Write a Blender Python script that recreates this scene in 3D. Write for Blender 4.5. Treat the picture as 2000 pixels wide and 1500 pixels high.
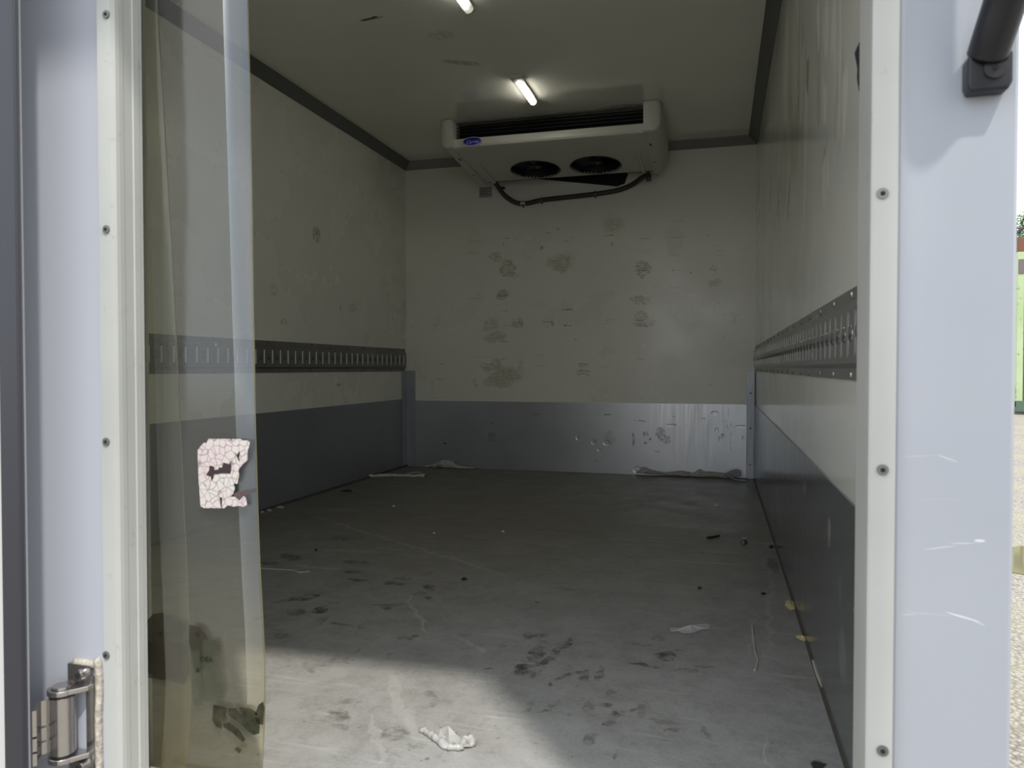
import bpy, bmesh, math, random
from mathutils import Vector, Matrix, noise
from mathutils.geometry import tessellate_polygon
for o in list(bpy.data.objects): bpy.data.objects.remove(o)
random.seed(7)
sc = bpy.context.scene; COL = sc.collection
# ------------------------------------------------------------------ camera
GZ = 0.0; FZ = 0.95; H = 1.992; CZ = FZ + 0.647      # ground, load floor, inner height, camera height
TH = math.radians(15.37); PH = math.radians(1.212); FPX = 1465.7
cam = bpy.data.cameras.new('camera'); co = bpy.data.objects.new('camera', cam); COL.objects.link(co)
cam.sensor_width = 36; cam.lens = FPX / 2000 * 36; cam.clip_start = 0.02; cam.clip_end = 500
co.location = (0, 0, CZ); co.rotation_euler = (math.pi / 2 - PH, 0, TH)
cam.dof.use_dof = True; cam.dof.focus_distance = 3.9; cam.dof.aperture_fstop = 9.0
sc.camera = co
ct, st, cp, sp = math.cos(TH), math.sin(TH), math.cos(PH), math.sin(PH)
def ray(u, v):
    a = (u - 1000) / FPX; b = (750 - v) / FPX
    return Vector((a * ct - b * st * sp - st * cp, a * st + b * ct * sp + ct * cp, b * cp - sp))
def at_y(u, v, Y): d = ray(u, v); return Vector((0, 0, CZ)) + d * (Y / d.y)
def at_x(u, v, X): d = ray(u, v); return Vector((0, 0, CZ)) + d * (X / d.x)
def at_z(u, v, Z): d = ray(u, v); return Vector((0, 0, CZ)) + d * ((Z - CZ) / d.z)
# ------------------------------------------------------------------ world, sun, exposure
w = bpy.data.worlds.new('world'); sc.world = w; w.use_nodes = True
n = w.node_tree; n.nodes.clear()
wo = n.nodes.new('ShaderNodeOutputWorld'); bg = n.nodes.new('ShaderNodeBackground')
tc = n.nodes.new('ShaderNodeTexCoord'); nz = n.nodes.new('ShaderNodeTexNoise'); nz.inputs['Scale'].default_value = 3.2
nz.inputs['Detail'].default_value = 5
cr = n.nodes.new('ShaderNodeValToRGB'); cr.color_ramp.elements[0].position = .38; cr.color_ramp.elements[1].position = .6
cr.color_ramp.elements[0].color = (.74, .87, 1.0, 1); cr.color_ramp.elements[1].color = (1.0, 1.0, 1.0, 1)
n.links.new(tc.outputs['Generated'], nz.inputs['Vector']); n.links.new(nz.outputs['Fac'], cr.inputs['Fac'])
n.links.new(cr.outputs['Color'], bg.inputs['Color']); bg.inputs['Strength'].default_value = 2.0
n.links.new(bg.outputs[0], wo.inputs[0])
SD = Vector((-.61 * math.cos(math.radians(58)), .79 * math.cos(math.radians(58)), -math.sin(math.radians(58))))
sun = bpy.data.lights.new('sun', 'SUN'); sun.energy = 3.0; sun.angle = math.radians(2.2); sun.color = (1, .95, .86)
so = bpy.data.objects.new('sun', sun); COL.objects.link(so); so.rotation_euler = SD.to_track_quat('-Z', 'Y').to_euler(); so.location = (5, -8, 12)
sc.view_settings.view_transform = 'Standard'; sc.view_settings.look = 'None'; sc.view_settings.gamma = 1
sc.view_settings.use_curve_mapping = False; sc.view_settings.exposure = 0.0
# ------------------------------------------------------------------ materials
def mat(name, col, rough=.5, metal=0, spec=.5, coat=0):
    m = bpy.data.materials.new(name); m.use_nodes = True
    b = m.node_tree.nodes['Principled BSDF']
    b.inputs['Base Color'].default_value = (*col, 1); b.inputs['Roughness'].default_value = rough
    b.inputs['Metallic'].default_value = metal; b.inputs['Specular IOR Level'].default_value = spec
    if coat: b.inputs['Coat Weight'].default_value = coat; b.inputs['Coat Roughness'].default_value = .08
    return m
class N:
    def __init__(s, m): s.t = m.node_tree; s.b = s.t.nodes['Principled BSDF']; s.g = s.new('ShaderNodeNewGeometry').outputs['Position']
    def new(s, k): return s.t.nodes.new(k)
    def put(s, sock, v):
        if isinstance(v, bpy.types.NodeSocket): s.t.links.new(v, sock)
        else: sock.default_value = v
    def m(s, op, a, b=0.0, c=None, clamp=False):
        q = s.new('ShaderNodeMath'); q.operation = op; q.use_clamp = clamp; s.put(q.inputs[0], a); s.put(q.inputs[1], b)
        if c is not None: s.put(q.inputs[2], c)
        return q.outputs[0]
    def vm(s, op, a, b):
        q = s.new('ShaderNodeVectorMath'); q.operation = op; s.put(q.inputs[0], a); s.put(q.inputs[1], b)
        return q.outputs['Value'] if op == 'LENGTH' else q.outputs[0]
    def noise(s, sc_, det=4, stretch=(1, 1, 1), rough=.55, vec=None, dist=0):
        v = s.vm('MULTIPLY', vec or s.g, stretch)
        q = s.new('ShaderNodeTexNoise'); q.inputs['Scale'].default_value = sc_; q.inputs['Detail'].default_value = det
        q.inputs['Roughness'].default_value = rough; q.inputs['Distortion'].default_value = dist
        s.put(q.inputs['Vector'], v); return q
    def ramp(s, f, a, b, lo=0.0, hi=1.0):
        q = s.new('ShaderNodeMapRange'); s.put(q.inputs[0], f); q.inputs[1].default_value = a; q.inputs[2].default_value = b
        q.inputs[3].default_value = lo; q.inputs[4].default_value = hi; return q.outputs[0]
    def mix(s, f, a, b):
        q = s.new('ShaderNodeMix'); q.data_type = 'RGBA'; s.put(q.inputs[0], f)
        s.put(q.inputs[6], a if isinstance(a, bpy.types.NodeSocket) else (*a, 1)); s.put(q.inputs[7], b if isinstance(b, bpy.types.NodeSocket) else (*b, 1))
        return q.outputs[2]
    def bump(s, h, st_=.3, d=.002):
        q = s.new('ShaderNodeBump'); q.inputs['Strength'].default_value = st_; q.inputs['Distance'].default_value = d
        s.put(q.inputs['Height'], h); s.t.links.new(q.outputs[0], s.b.inputs['Normal']); return q
    def jit(s, amp, sc_=14):
        q = s.noise(sc_, 3); v = s.vm('SUBTRACT', q.outputs['Color'], (.5, .5, .5)); return s.vm('ADD', s.g, s.vm('MULTIPLY', v, (amp, amp, amp)))
    def marks(s, lst, vec, plane):
        # lst of (centre, ra, rb, strength, angle): soft ellipses in world metres on one surface
        out = None
        for c, ra, rb, k, ang in lst:
            v = s.vm('SUBTRACT', vec, tuple(c))
            if ang:
                q = s.new('ShaderNodeVectorRotate'); q.rotation_type = {'xy': 'Z_AXIS', 'xz': 'Y_AXIS', 'yz': 'X_AXIS'}[plane]
                s.put(q.inputs['Vector'], v); q.inputs['Angle'].default_value = ang; v = q.outputs[0]
            sc3 = {'xy': (1 / ra, 1 / rb, 0), 'xz': (1 / ra, 0, 1 / rb), 'yz': (0, 1 / ra, 1 / rb)}[plane]
            e = s.ramp(s.vm('LENGTH', s.vm('MULTIPLY', v, sc3), (0, 0, 0)), 1.0, .72, 0, k)
            out = e if out is None else s.m('MAXIMUM', out, e)
        return out
WHITE = (.60, .585, .52)
def gelcoat(name, col=WHITE, extra=None, rough=.2):
    m = mat(name, col, rough, 0, .5); k = N(m)
    big = k.noise(.9, 3).outputs['Fac']; sm = k.noise(60, 2, (1, 1, .15)).outputs['Fac']
    c = k.mix(k.ramp(big, .35, .68), tuple(x * .93 for x in col), tuple(min(1, x * 1.04) for x in col))
    sk = k.ramp(k.noise(22, 5, (1, 1, 1), .7).outputs['Fac'], .66, .74)
    c = k.mix(k.m('MULTIPLY', sk, .10), c, (.30, .29, .22))
    if extra: c = extra(k, c)
    k.put(k.b.inputs['Base Color'], c)
    k.put(k.b.inputs['Roughness'], k.ramp(k.noise(2.5, 4).outputs['Fac'], .3, .7, rough * .75, rough * 1.5))
    if rough < .1: k.b.inputs['Specular IOR Level'].default_value = 1.0
    k.bump(k.m('ADD', k.m('MULTIPLY', k.noise(1.6, 1).outputs['Fac'], 1.2), k.m('MULTIPLY', sm, .02)), .04 if rough < .1 else .10, .004)
    return m
def bw(x, y, rx, ry, k=.6, ang=0):        # a mark measured on the rear wall, in millimetre-true wall coordinates
    u, v = 780 + x / 2.679, 400 + y / 2.679; p = at_y(u, v, 4.6); q = at_y(u + 1, v + 1, 4.6)
    return (p, max(rx / 2.679 * (q.x - p.x), .002), max(ry / 2.679 * (p.z - q.z), .002), k, ang)
PATCH = [bw(*a) for a in [(508, 275, 38, 30, .6), (570, 335, 58, 45, .8), (840, 308, 64, 52, .55), (1118, 110, 48, 42, .4), (1265, 325, 48, 26, .8), (1280, 357, 32, 18, .8),
    (550, 465, 42, 28, .85), (1260, 502, 52, 26, .75), (1270, 585, 42, 30, .7), (1285, 620, 52, 28, .7), (625, 620, 46, 40, .7), (480, 622, 42, 32, .45), (505, 690, 72, 36, .5), (1655, 402, 38, 22, .5),
    (1640, 332, 26, 22, .6), (190, 620, 18, 38, .35), (395, 940, 15, 30, .4), (490, 850, 55, 36, .6), (560, 905, 100, 58, .5), (955, 885, 44, 30, .5), (955, 840, 36, 16, .6), (640, 860, 24, 48, .45), (1080, 775, 34, 24, .25), (1745, 590, 24, 50, .22)]]
YEL = [bw(*a) for a in [(485, 930, 52, 34, .6), (560, 900, 85, 60, .4), (500, 690, 60, 34, .3), (1118, 110, 70, 60, .3), (840, 300, 80, 60, .3), (1440, 180, 55, 90, .25), (390, 200, 50, 70, .15)]]
LINES = [bw(*a) for a in [(550, 476, 42, 3, .8), (550, 556, 26, 3, .8), (880, 548, 36, 4, 1), (880, 632, 25, 4, 1), (1265, 345, 45, 3, 1), (1265, 604, 40, 3, .8), (1262, 630, 34, 3, .8), (550, 715, 26, 3, .8),
    (560, 633, 40, 2.5, .5), (770, 612, 30, 3, .7), (800, 620, 8, 14, .8, .5), (1445, 172, 45, 3, .45), (1445, 342, 45, 3, .6), (1445, 262, 45, 3, .45), (1290, 176, 30, 3, .7), (1100, 160, 36, 4, .6), (1450, 88, 45, 6, .3), (870, 190, 25, 3, .6),
    (745, 225, 10, 12, .7), (545, 205, 6, 10, .6), (1440, 430, 42, 3, .35), (1440, 462, 30, 3, .3), (400, 490, 52, 3, .3), (430, 795, 62, 3, .35), (545, 805, 30, 3, .4), (740, 788, 25, 4, .35), (740, 842, 30, 3, .5), (1260, 808, 34, 3, .4), (1070, 848, 35, 3, .3),
    (955, 832, 30, 4, .6), (955, 868, 48, 3, .6), (560, 950, 20, 4, .6), (560, 872, 45, 3, .4), (390, 250, 42, 5, .3), (390, 190, 40, 4, .25), (780, 146, 16, 4, .6), (828, 126, 12, 6, .6, .6), (905, 172, 14, 3, .5), (560, 175, 22, 4, .5),
    (1112, 205, 8, 20, .6, .4), (1660, 212, 14, 4, .6, .5), (1680, 240, 36, 3, .4), (1680, 262, 36, 3, .35), (1620, 160, 10, 3, .6), (1670, 515, 22, 4, .45, -.7), (1650, 550, 6, 30, .3), (1525, 355, 12, 4, .6, .7), (1630, 942, 18, 4, .4), (150, 90, 5, 4, .6), (125, 160, 5, 4, .6), (222, 832, 6, 4, .7),
    (1345, 1014, 14, 3, .4), (1265, 1014, 12, 3, .4), (178, 1010, 15, 2.5, .7), (172, 950, 6, 32, .3), (215, 912, 34, 6, .3), (922, 705, 10, 8, .35), (1570, 535, 14, 4, .35), (65, 640, 5, 6, .6), (1700, 690, 4, 12, .4), (1108, 552, 26, 3, .15), (1110, 600, 50, 5, .25), (720, 520, 40, 12, .12)]]
def rear_extra(k, c):
    j = k.vm('ADD', k.jit(.12, 12), k.vm('MULTIPLY', k.vm('SUBTRACT', k.noise(70, 3).outputs['Color'], (.5, .5, .5)), (.03, .03, .03))); j2 = k.jit(.012, 60)
    br = k.ramp(k.noise(42, 5, (.7, 1, 2.2), .75).outputs['Fac'], .40, .54)
    edge = k.ramp(k.noise(120, 3, (.4, 1, 1.8)).outputs['Fac'], .40, .62)
    c = k.mix(k.marks(YEL, j, 'xz'), c, (.60, .55, .37))
    c = k.mix(k.m('MULTIPLY', k.marks(PATCH, j, 'xz'), k.m('MULTIPLY', br, .85)), c, (.31, .295, .205))
    c = k.mix(k.m('MULTIPLY', k.marks(LINES, j2, 'xz'), edge), c, (.055, .05, .04))
    s2 = k.ramp(k.noise(9, 6, (1, 1, 9), .65).outputs['Fac'], .60, .72)
    return k.mix(k.m('MULTIPLY', s2, .16), c, (.28, .27, .19))
M = {}
M['rear'] = gelcoat('rear_wall_gelcoat', (.78, .765, .68), rear_extra, .30)
def left_extra(k, c):
    L = [(at_x(618, 458, -1.99), .05, .045, .6, 0), (at_x(553, 628, -1.99), .04, .02, .4, 0), (at_x(535, 565, -1.99), .04, .04, .3, 0), (at_x(662, 752, -1.99), .03, .008, .9, 0), (at_x(703, 767, -1.99), .008, .01, .9, 0), (at_x(690, 600, -1.99), .06, .03, .3, 0), (at_x(665, 602, -1.99), .012, .02, .5, 0)]
    br = k.ramp(k.noise(50, 5, (1, 1, 1.6), .7).outputs['Fac'], .40, .56)
    return k.mix(k.m('MULTIPLY', k.marks(L, k.jit(.03, 30), 'yz'), br), c, (.16, .155, .12))
M['left'] = gelcoat('left_wall_gelcoat', (.80, .79, .70), left_extra, .24)
def right_extra(k, c):
    # run-down drips of wash water and old glue: tall thin streaks
    D = [(1535, 130, 6, 130), (1553, 100, 9, 130), (1566, 140, 5, 120), (1572, 290, 6, 150), (1613, 40, 7, 70), (1610, 200, 7, 45), (1644, 220, 12, 75), (1628, 60, 6, 60), (1613, 345, 9, 55), (1598, 40, 4, 50), (1640, 90, 5, 100)]
    T = [];
    for u, v, ru, rv in D:
        p = at_x(u, v, .209); q = at_x(u + ru, v, .209); r = at_x(u, v + rv, .209)
        T.append((p, abs(q.y - p.y), abs(p.z - r.z), .75, 0))
    B = []
    for u, v, ru, rv in [(1504, 380, 3, 35), (1520, 400, 3, 28), (1540, 385, 3, 24), (1568, 65, 3, 40), (1577, 160, 3, 45), (1506, 610, 2, 30)]:
        p = at_x(u, v, .209); q = at_x(u + ru, v, .209); r = at_x(u, v + rv, .209)
        B.append((p, abs(q.y - p.y), abs(p.z - r.z), .8, 0))
    j = k.vm('ADD', k.g, k.vm('MULTIPLY', k.vm('SUBTRACT', k.noise(16, 3, (1, 1, .25)).outputs['Color'], (.5, .5, .5)), (.02, .03, .25)))
    br = k.ramp(k.noise(40, 4, (1, 1, .08)).outputs['Fac'], .36, .55)
    O = []
    for u, v, ru, rv, g in [(1552, 190, 16, 180, .7), (1570, 230, 7, 150, .8), (1600, 120, 10, 110, .5), (1640, 190, 14, 120, .5), (1530, 330, 10, 90, .6), (1612, 330, 8, 70, .5)]:
        p = at_x(u, v, .209); q = at_x(u + ru, v, .209); r = at_x(u, v + rv, .209); O.append((p, abs(q.y - p.y), abs(p.z - r.z), g, 0))
    br2 = k.ramp(k.noise(26, 4, (1, 1, .10), .6).outputs['Fac'], .38, .58)
    c = k.mix(k.m('MULTIPLY', k.marks(O, j, 'yz'), br2), c, (.46, .43, .28))
    c = k.mix(k.m('MULTIPLY', k.marks(T, j, 'yz'), br), c, (.98, .96, .86))
    return k.mix(k.m('MULTIPLY', k.marks(B, j, 'yz'), br), c, (.16, .14, .07))
M['right'] = gelcoat('right_wall_gelcoat', (.74, .73, .66), right_extra, .12)
def ceil_extra(k, c):
    L = [(at_z(725, 36, FZ + H), .06, .012, 1, .1), (at_z(900, 122, FZ + H), .10, .03, .4, -.5), (at_z(1215, 210, FZ + H), .15, .05, .35, 0), (at_z(860, 70, FZ + H), .06, .05, .2, 0)]
    br = k.ramp(k.noise(40, 4).outputs['Fac'], .36, .5)
    return k.mix(k.m('MULTIPLY', k.marks(L, k.jit(.03, 25), 'xy'), br), c, (.10, .085, .06))
M['ceil'] = gelcoat('ceiling_gelcoat', (.86, .845, .76), ceil_extra, .055)
M['rear2'] = gelcoat('front_wall_gelcoat', (.62, .61, .55), None, .3)
# floor
def flm(u, v, ru, rv, k=.6, ang=0):
    p = at_z(u, v, FZ); q = at_z(u + ru, v, FZ); r = at_z(u, v + rv, FZ)
    return (p, max((q - p).length, .003), max((r - p).length, .003), k, ang)
z1 = lambda x, y, a, b, k=.6, g=0: flm(500 + x / 2.5, 900 + y / 2.5, a / 2.5, b / 2.5, k, g)
z2 = lambda x, y, a, b, k=.6, g=0: flm(980 + x / 2.5, 900 + y / 2.5, a / 2.5, b / 2.5, k, g)
SC = [z1(140, 680, 22, 26, .8, .4), z1(205, 672, 32, 22, .9, .3), z1(262, 668, 32, 22, .8, .2), z1(205, 738, 65, 16, .8), z1(318, 728, 36, 22, 1), z1(325, 780, 20, 26, .5), z1(420, 800, 80, 7, .6, .25), z1(525, 812, 22, 12, .7, -.5),
    z1(170, 470, 95, 12, .8, .45), z1(60, 500, 60, 10, .8, .3), z1(420, 378, 70, 12, .5), z1(480, 495, 75, 8, .7, .05), z1(480, 545, 60, 10, .7, -.1), z1(500, 582, 70, 9, .8, -.12), z1(680, 600, 65, 9, .7, -.1), z1(720, 576, 60, 8, .6), z1(800, 650, 40, 12, .6, -.7),
    z1(850, 618, 30, 20, .8, -.5), z1(830, 668, 20, 10, .8), z1(645, 705, 95, 6, .6, -.03), z1(635, 720, 38, 8, .7), z1(380, 693, 60, 5, .5, -.05), z1(730, 868, 50, 10, .6, -.25), z1(795, 856, 26, 10, .5), z1(477, 932, 8, 14, .8), z1(640, 944, 22, 8, .6), z1(105, 858, 50, 16, .5, .2),
    z1(265, 1010, 26, 40, .35, -.6), z1(345, 985, 24, 22, .4), z1(440, 982, 32, 14, .4), z1(460, 1180, 60, 22, .35, .1), z1(390, 1250, 85, 26, .5, .4), z1(400, 1305, 60, 12, .35, .15), z1(660, 1330, 90, 40, .45, .2), z1(845, 1160, 30, 60, .35, -.5), z1(760, 1395, 50, 16, .35), z1(830, 1455, 22, 12, .5, -.5),
    z1(20, 770, 25, 20, .6), z1(895, 320, 18, 8, .4), z1(265, 270, 40, 7, .4), z1(640, 1440, 50, 5, .4), z1(1130, 1020, 20, 8, .5), z1(1190, 910, 16, 8, .5), z1(740, 1200, 14, 8, .4),
    z2(100, 1010, 34, 45, .8, -.2), z2(170, 960, 40, 110, .6, -.1), z2(165, 850, 75, 22, .6), z2(262, 940, 26, 120, .7, .1), z2(228, 1085, 20, 14, .9, .3), z2(325, 1045, 22, 40, .6, .6), z2(400, 1045, 30, 36, .6, -.2), z2(482, 1040, 26, 40, .65, 0), z2(245, 1200, 26, 45, .6, .5),
    z2(570, 1230, 50, 26, .9), z2(520, 1275, 45, 18, .8, .2), z2(500, 1180, 40, 14, .7, -.3), z2(530, 1130, 40, 14, .5, -.6), z2(620, 1215, 60, 6, .6, -.2), z2(440, 1200, 30, 40, .4), z2(690, 1220, 26, 60, .35), z2(430, 1360, 24, 40, .5), z2(540, 1445, 14, 30, .5), z2(800, 955, 45, 28, .8), z2(700, 998, 95, 8, .7, .13), z2(850, 930, 40, 8, .6),
    z2(900, 1025, 60, 10, .6, -.4), z2(980, 1005, 55, 12, .6, -.35), z2(760, 868, 40, 14, .5), z2(670, 893, 90, 6, .5, .04), z2(310, 625, 55, 10, .3, .1), z2(840, 1315, 45, 14, .6), z2(1005, 1330, 20, 40, .35), z2(780, 1270, 90, 10, .3), z2(1050, 680, 30, 18, .35), z2(140, 1200, 20, 30, .4), z2(330, 1240, 14, 10, .5), z2(1000, 1300, 14, 10, .4)]
DROP = [z2(1325, 505, 34, 36, 1), z2(1545, 1490, 44, 34, 1), z2(1318, 420, 13, 8, 1), z2(1345, 545, 18, 6, .9, -.4), z2(1275, 650, 12, 5, .8), z2(965, 622, 10, 4, .9), z2(172, 692, 16, 5, .8, .2), z2(982, 447, 10, 4, .7), z1(290, 438, 7, 4, .9), z1(148, 320, 9, 4, .7), z2(1230, 97, 10, 14, 1)]
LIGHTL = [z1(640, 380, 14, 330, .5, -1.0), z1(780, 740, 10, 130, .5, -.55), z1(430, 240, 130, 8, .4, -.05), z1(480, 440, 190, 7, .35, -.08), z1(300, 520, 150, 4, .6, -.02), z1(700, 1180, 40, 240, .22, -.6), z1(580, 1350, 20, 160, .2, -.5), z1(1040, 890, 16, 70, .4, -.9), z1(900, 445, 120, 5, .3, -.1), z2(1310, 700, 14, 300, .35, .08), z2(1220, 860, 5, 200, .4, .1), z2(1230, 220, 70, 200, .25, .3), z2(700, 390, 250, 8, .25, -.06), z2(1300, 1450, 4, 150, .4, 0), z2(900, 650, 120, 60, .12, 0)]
def floor_mat():
    m = mat('floor_resin', (.3, .3, .3), .5, 0, .5); k = N(m)
    big = k.noise(1.6, 5, rough=.6).outputs['Fac']; gr = k.noise(160, 3).outputs['Fac']; md = k.noise(9, 6, rough=.7).outputs['Fac']
    # darker, browner dirt trodden in towards the bulkhead; cleaner grey by the door
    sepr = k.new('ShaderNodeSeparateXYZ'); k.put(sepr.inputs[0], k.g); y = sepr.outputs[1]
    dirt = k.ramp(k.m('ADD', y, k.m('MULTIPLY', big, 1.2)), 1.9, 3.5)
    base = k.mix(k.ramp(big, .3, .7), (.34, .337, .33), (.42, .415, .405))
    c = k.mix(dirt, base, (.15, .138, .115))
    c = k.mix(k.ramp(md, .38, .70, 0, .55), c, (.17, .16, .14))
    c = k.mix(k.ramp(gr, .35, .7, 0, .25), c, (.5, .49, .46)); c = k.mix(k.ramp(k.noise(30, 7, rough=.8).outputs['Fac'], .5, .68, 0, .40), c, (.13, .125, .11))
    j = k.jit(.06, 16); br = k.ramp(k.noise(38, 6, (1, 1, 1), .75).outputs['Fac'], .40, .58)
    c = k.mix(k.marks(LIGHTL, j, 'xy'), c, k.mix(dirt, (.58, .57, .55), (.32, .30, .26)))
    c = k.mix(k.m('MULTIPLY', k.marks(SC, j, 'xy'), k.m('MULTIPLY', br, 1.25), None, True), c, (.07, .065, .052))
    dk = k.marks(DROP, k.jit(.03, 40), 'xy')
    c = k.mix(dk, c, (.04, .045, .045))
    spk = k.ramp(k.noise(75, 2).outputs['Fac'], .72, .76); c = k.mix(k.m('MULTIPLY', spk, .7), c, (.07, .065, .05))
    scr = k.ramp(k.noise(5, 4, (1, 14, 1), .6, dist=.6).outputs['Fac'], .62, .70); c = k.mix(k.m('MULTIPLY', scr, .35), c, (.60, .58, .54))
    k.put(k.b.inputs['Base Color'], c)
    k.put(k.b.inputs['Roughness'], k.m('SUBTRACT', k.ramp(md, .3, .7, .36, .55), k.m('MULTIPLY', dk, .08)))
    k.bump(k.m('ADD', gr, k.m('MULTIPLY', md, .8)), .35, .0015); return m
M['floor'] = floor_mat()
def steel(name, col, rough, metal=.85, scratch=.25, stretch=(30, 30, 1), dents=None, spots=None, plane='xz', pale=None):
    m = mat(name, col, rough, metal); k = N(m)
    f = k.noise(5, 4, stretch).outputs['Fac']; g = k.noise(2.2, 4).outputs['Fac']
    c = k.mix(k.ramp(g, .3, .7), tuple(x * .88 for x in col), tuple(x * 1.08 for x in col))
    d = k.ramp(k.noise(26, 5, (1, 1, 1), .7).outputs['Fac'], .62, .72); c = k.mix(k.m('MULTIPLY', d, scratch), c, (.12, .115, .10))
    if spots:
        br = k.ramp(k.noise(60, 5, (1, 1, 1), .7).outputs['Fac'], .40, .55)
        c = k.mix(k.m('MULTIPLY', k.marks(spots, k.jit(.035, 30), plane), br), c, (.09, .085, .08))
    if pale: c = k.mix(k.m('MULTIPLY', k.marks(pale, k.jit(.03, 20), plane), k.ramp(k.noise(50, 4, (1, 1, .1)).outputs['Fac'], .35, .55)), c, (.46, .46, .43))
    k.put(k.b.inputs['Base Color'], c); k.put(k.b.inputs['Roughness'], k.ramp(f, .3, .7, rough * .85, rough * 1.2))
    h = k.m('MULTIPLY', k.noise(1.8, 2).outputs['Fac'], 3)
    if dents: h = k.m('SUBTRACT', h, k.marks(dents, k.g, plane))
    k.bump(h, .25, .004); return m
DENT = [bw(x, y, a, b, .8) for x, y, a, b in [(1650, 1090, 20, 12), (1592, 1122, 9, 9), (1425, 1155, 26, 9), (1660, 1178, 10, 14), (1785, 1160, 28, 8), (935, 1215, 12, 18), (1018, 1242, 14, 14), (1085, 1245, 20, 16), (1048, 1282, 14, 8), (1245, 1385, 26, 20), (1800, 1222, 9, 12), (670, 1190, 22, 7), (838, 1050, 20, 6)]]
SPOT = [bw(*a) for a in [(1365, 1190, 32, 30, .55), (1385, 1222, 50, 26, .6, -.5), (1225, 1220, 10, 48, .8), (1290, 1200, 14, 18, .8), (1290, 1247, 12, 8, 1), (1312, 1222, 9, 8, .9), (1100, 1220, 40, 42, .25), (1690, 1212, 16, 16, .6), (1672, 1222, 3, 22, 1), (485, 1212, 26, 34, .3), (240, 1248, 10, 4, 1.3),
    (730, 1095, 26, 3, 1), (1095, 1100, 22, 3, 1.2), (1440, 1107, 12, 3, 1), (1258, 1130, 48, 2.5, .8), (940, 1335, 4, 4, 1), (1032, 1340, 3, 8, 1), (1720, 1080, 3, 40, .7), (1716, 1150, 3, 34, .7, .1), (1735, 1220, 2.5, 110, .6), (1350, 1290, 18, 5, .6), (350, 1136, 20, 4, .4), (485, 1142, 14, 3, .4), (870, 1102, 24, 3, .5), (1040, 1098, 12, 3, .7)]]
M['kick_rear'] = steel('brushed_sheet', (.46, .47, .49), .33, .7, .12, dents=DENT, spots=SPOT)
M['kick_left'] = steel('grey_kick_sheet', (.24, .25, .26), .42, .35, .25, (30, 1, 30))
def xm(u, v, ru, rv, g):
    p = at_x(u, v, .205); q = at_x(u + ru, v, .205); r = at_x(u, v + rv, .205); return (p, abs(q.y - p.y), abs(p.z - r.z), g, 0)
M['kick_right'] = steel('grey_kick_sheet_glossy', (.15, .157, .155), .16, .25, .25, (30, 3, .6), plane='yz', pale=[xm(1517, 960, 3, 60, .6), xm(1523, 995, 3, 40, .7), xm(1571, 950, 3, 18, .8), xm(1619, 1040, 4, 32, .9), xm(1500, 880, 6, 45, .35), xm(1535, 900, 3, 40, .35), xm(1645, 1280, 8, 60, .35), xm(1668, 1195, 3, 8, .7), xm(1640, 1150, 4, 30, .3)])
M['post'] = steel('corner_sheet', (.36, .375, .40), .42, .5, .1)
M['trim'] = mat('cove_trim_grey', (.13, .13, .125), .42, .3)
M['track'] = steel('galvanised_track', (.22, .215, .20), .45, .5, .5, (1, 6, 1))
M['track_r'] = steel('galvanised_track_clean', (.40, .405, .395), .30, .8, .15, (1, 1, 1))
M['lip'] = mat('slot_edge_steel', (.90, .89, .85), .4, .1)
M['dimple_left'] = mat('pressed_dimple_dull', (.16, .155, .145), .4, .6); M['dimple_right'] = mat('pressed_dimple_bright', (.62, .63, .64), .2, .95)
M['hole'] = mat('dark_recess', (.012, .012, .012), .8)
M['rivet'] = mat('rivet_steel', (.42, .42, .41), .28, .85)
M['rivetd'] = mat('rivet_dark', (.16, .16, .15), .3, .8)
M['frame'] = steel('frame_profile_white', (.43, .44, .42), .38, 0, .3, (1, 1, 1))
M['frame_r'] = steel('frame_profile_cream', (.50, .495, .475), .38, 0, .25, (1, 1, 1))
M['pillar_l'] = mat('pillar_gelcoat', (.47, .49, .56), .28, 0, .5)
def scratched():
    m = mat('silver_paint', (.52, .55, .63), .3, .15, .5); k = N(m); Y = .935
    def mk(u, v, a, b, s, g=0):
        p = at_y(u, v, Y); q = at_y(u + a, v + b, Y); return (p, q.x - p.x, p.z - q.z, s, g)
    arcs = [mk(1815, 1199, 50, 4.2, 1, -.02), mk(1880, 1205, 38, 4.5, 1, -.24), mk(1912, 1217, 14, 2, .9, -.4), mk(1775, 1200, 20, 2, .8, .1), mk(1835, 1070, 34, 2.8, .7, .2), mk(1880, 1061, 28, 2.6, .6, .08), mk(1913, 1056, 12, 4, .8), mk(1790, 891, 35, 1.5, .5, .1), mk(1850, 895, 25, 1.8, .6, -.35), mk(1840, 975, 50, 1.5, .2, .05)]
    sep = k.noise(2, 3).outputs['Fac']
    c = k.mix(k.ramp(sep, .3, .7), (.37, .39, .445), (.41, .43, .48))
    c = k.mix(k.marks(arcs, k.jit(.002, 20), 'xz'), c, (.72, .74, .78))
    k.put(k.b.inputs['Base Color'], c); k.bump(k.noise(300, 2).outputs['Fac'], .05, .0005); return m
M['silver'] = scratched()
M['gasket'] = mat('rubber_seal', (.020, .020, .028), .45)
M['gasket_hi'] = mat('rubber_seal_lip', (.03, .03, .045), .4)
M['doorw'] = mat('door_skin_white', (.48, .48, .475), .3)
M['stainless'] = steel('stainless_steel', (.46, .44, .43), .22, .95, .1, (1, 1, 20))
def sealant():
    m = mat('old_sealant', (.6, .56, .47), .6); k = N(m); f = k.noise(90, 5).outputs['Fac']
    k.put(k.b.inputs['Base Color'], k.mix(k.ramp(f, .3, .7), (.34, .29, .24), (.60, .57, .50))); k.bump(f, .8, .006); return m
M['seal'] = sealant()
M['blackpl'] = mat('black_plastic', (.007, .007, .011), .42)
M['unit'] = mat('unit_plastic', (.60, .595, .53), .4)
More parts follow.
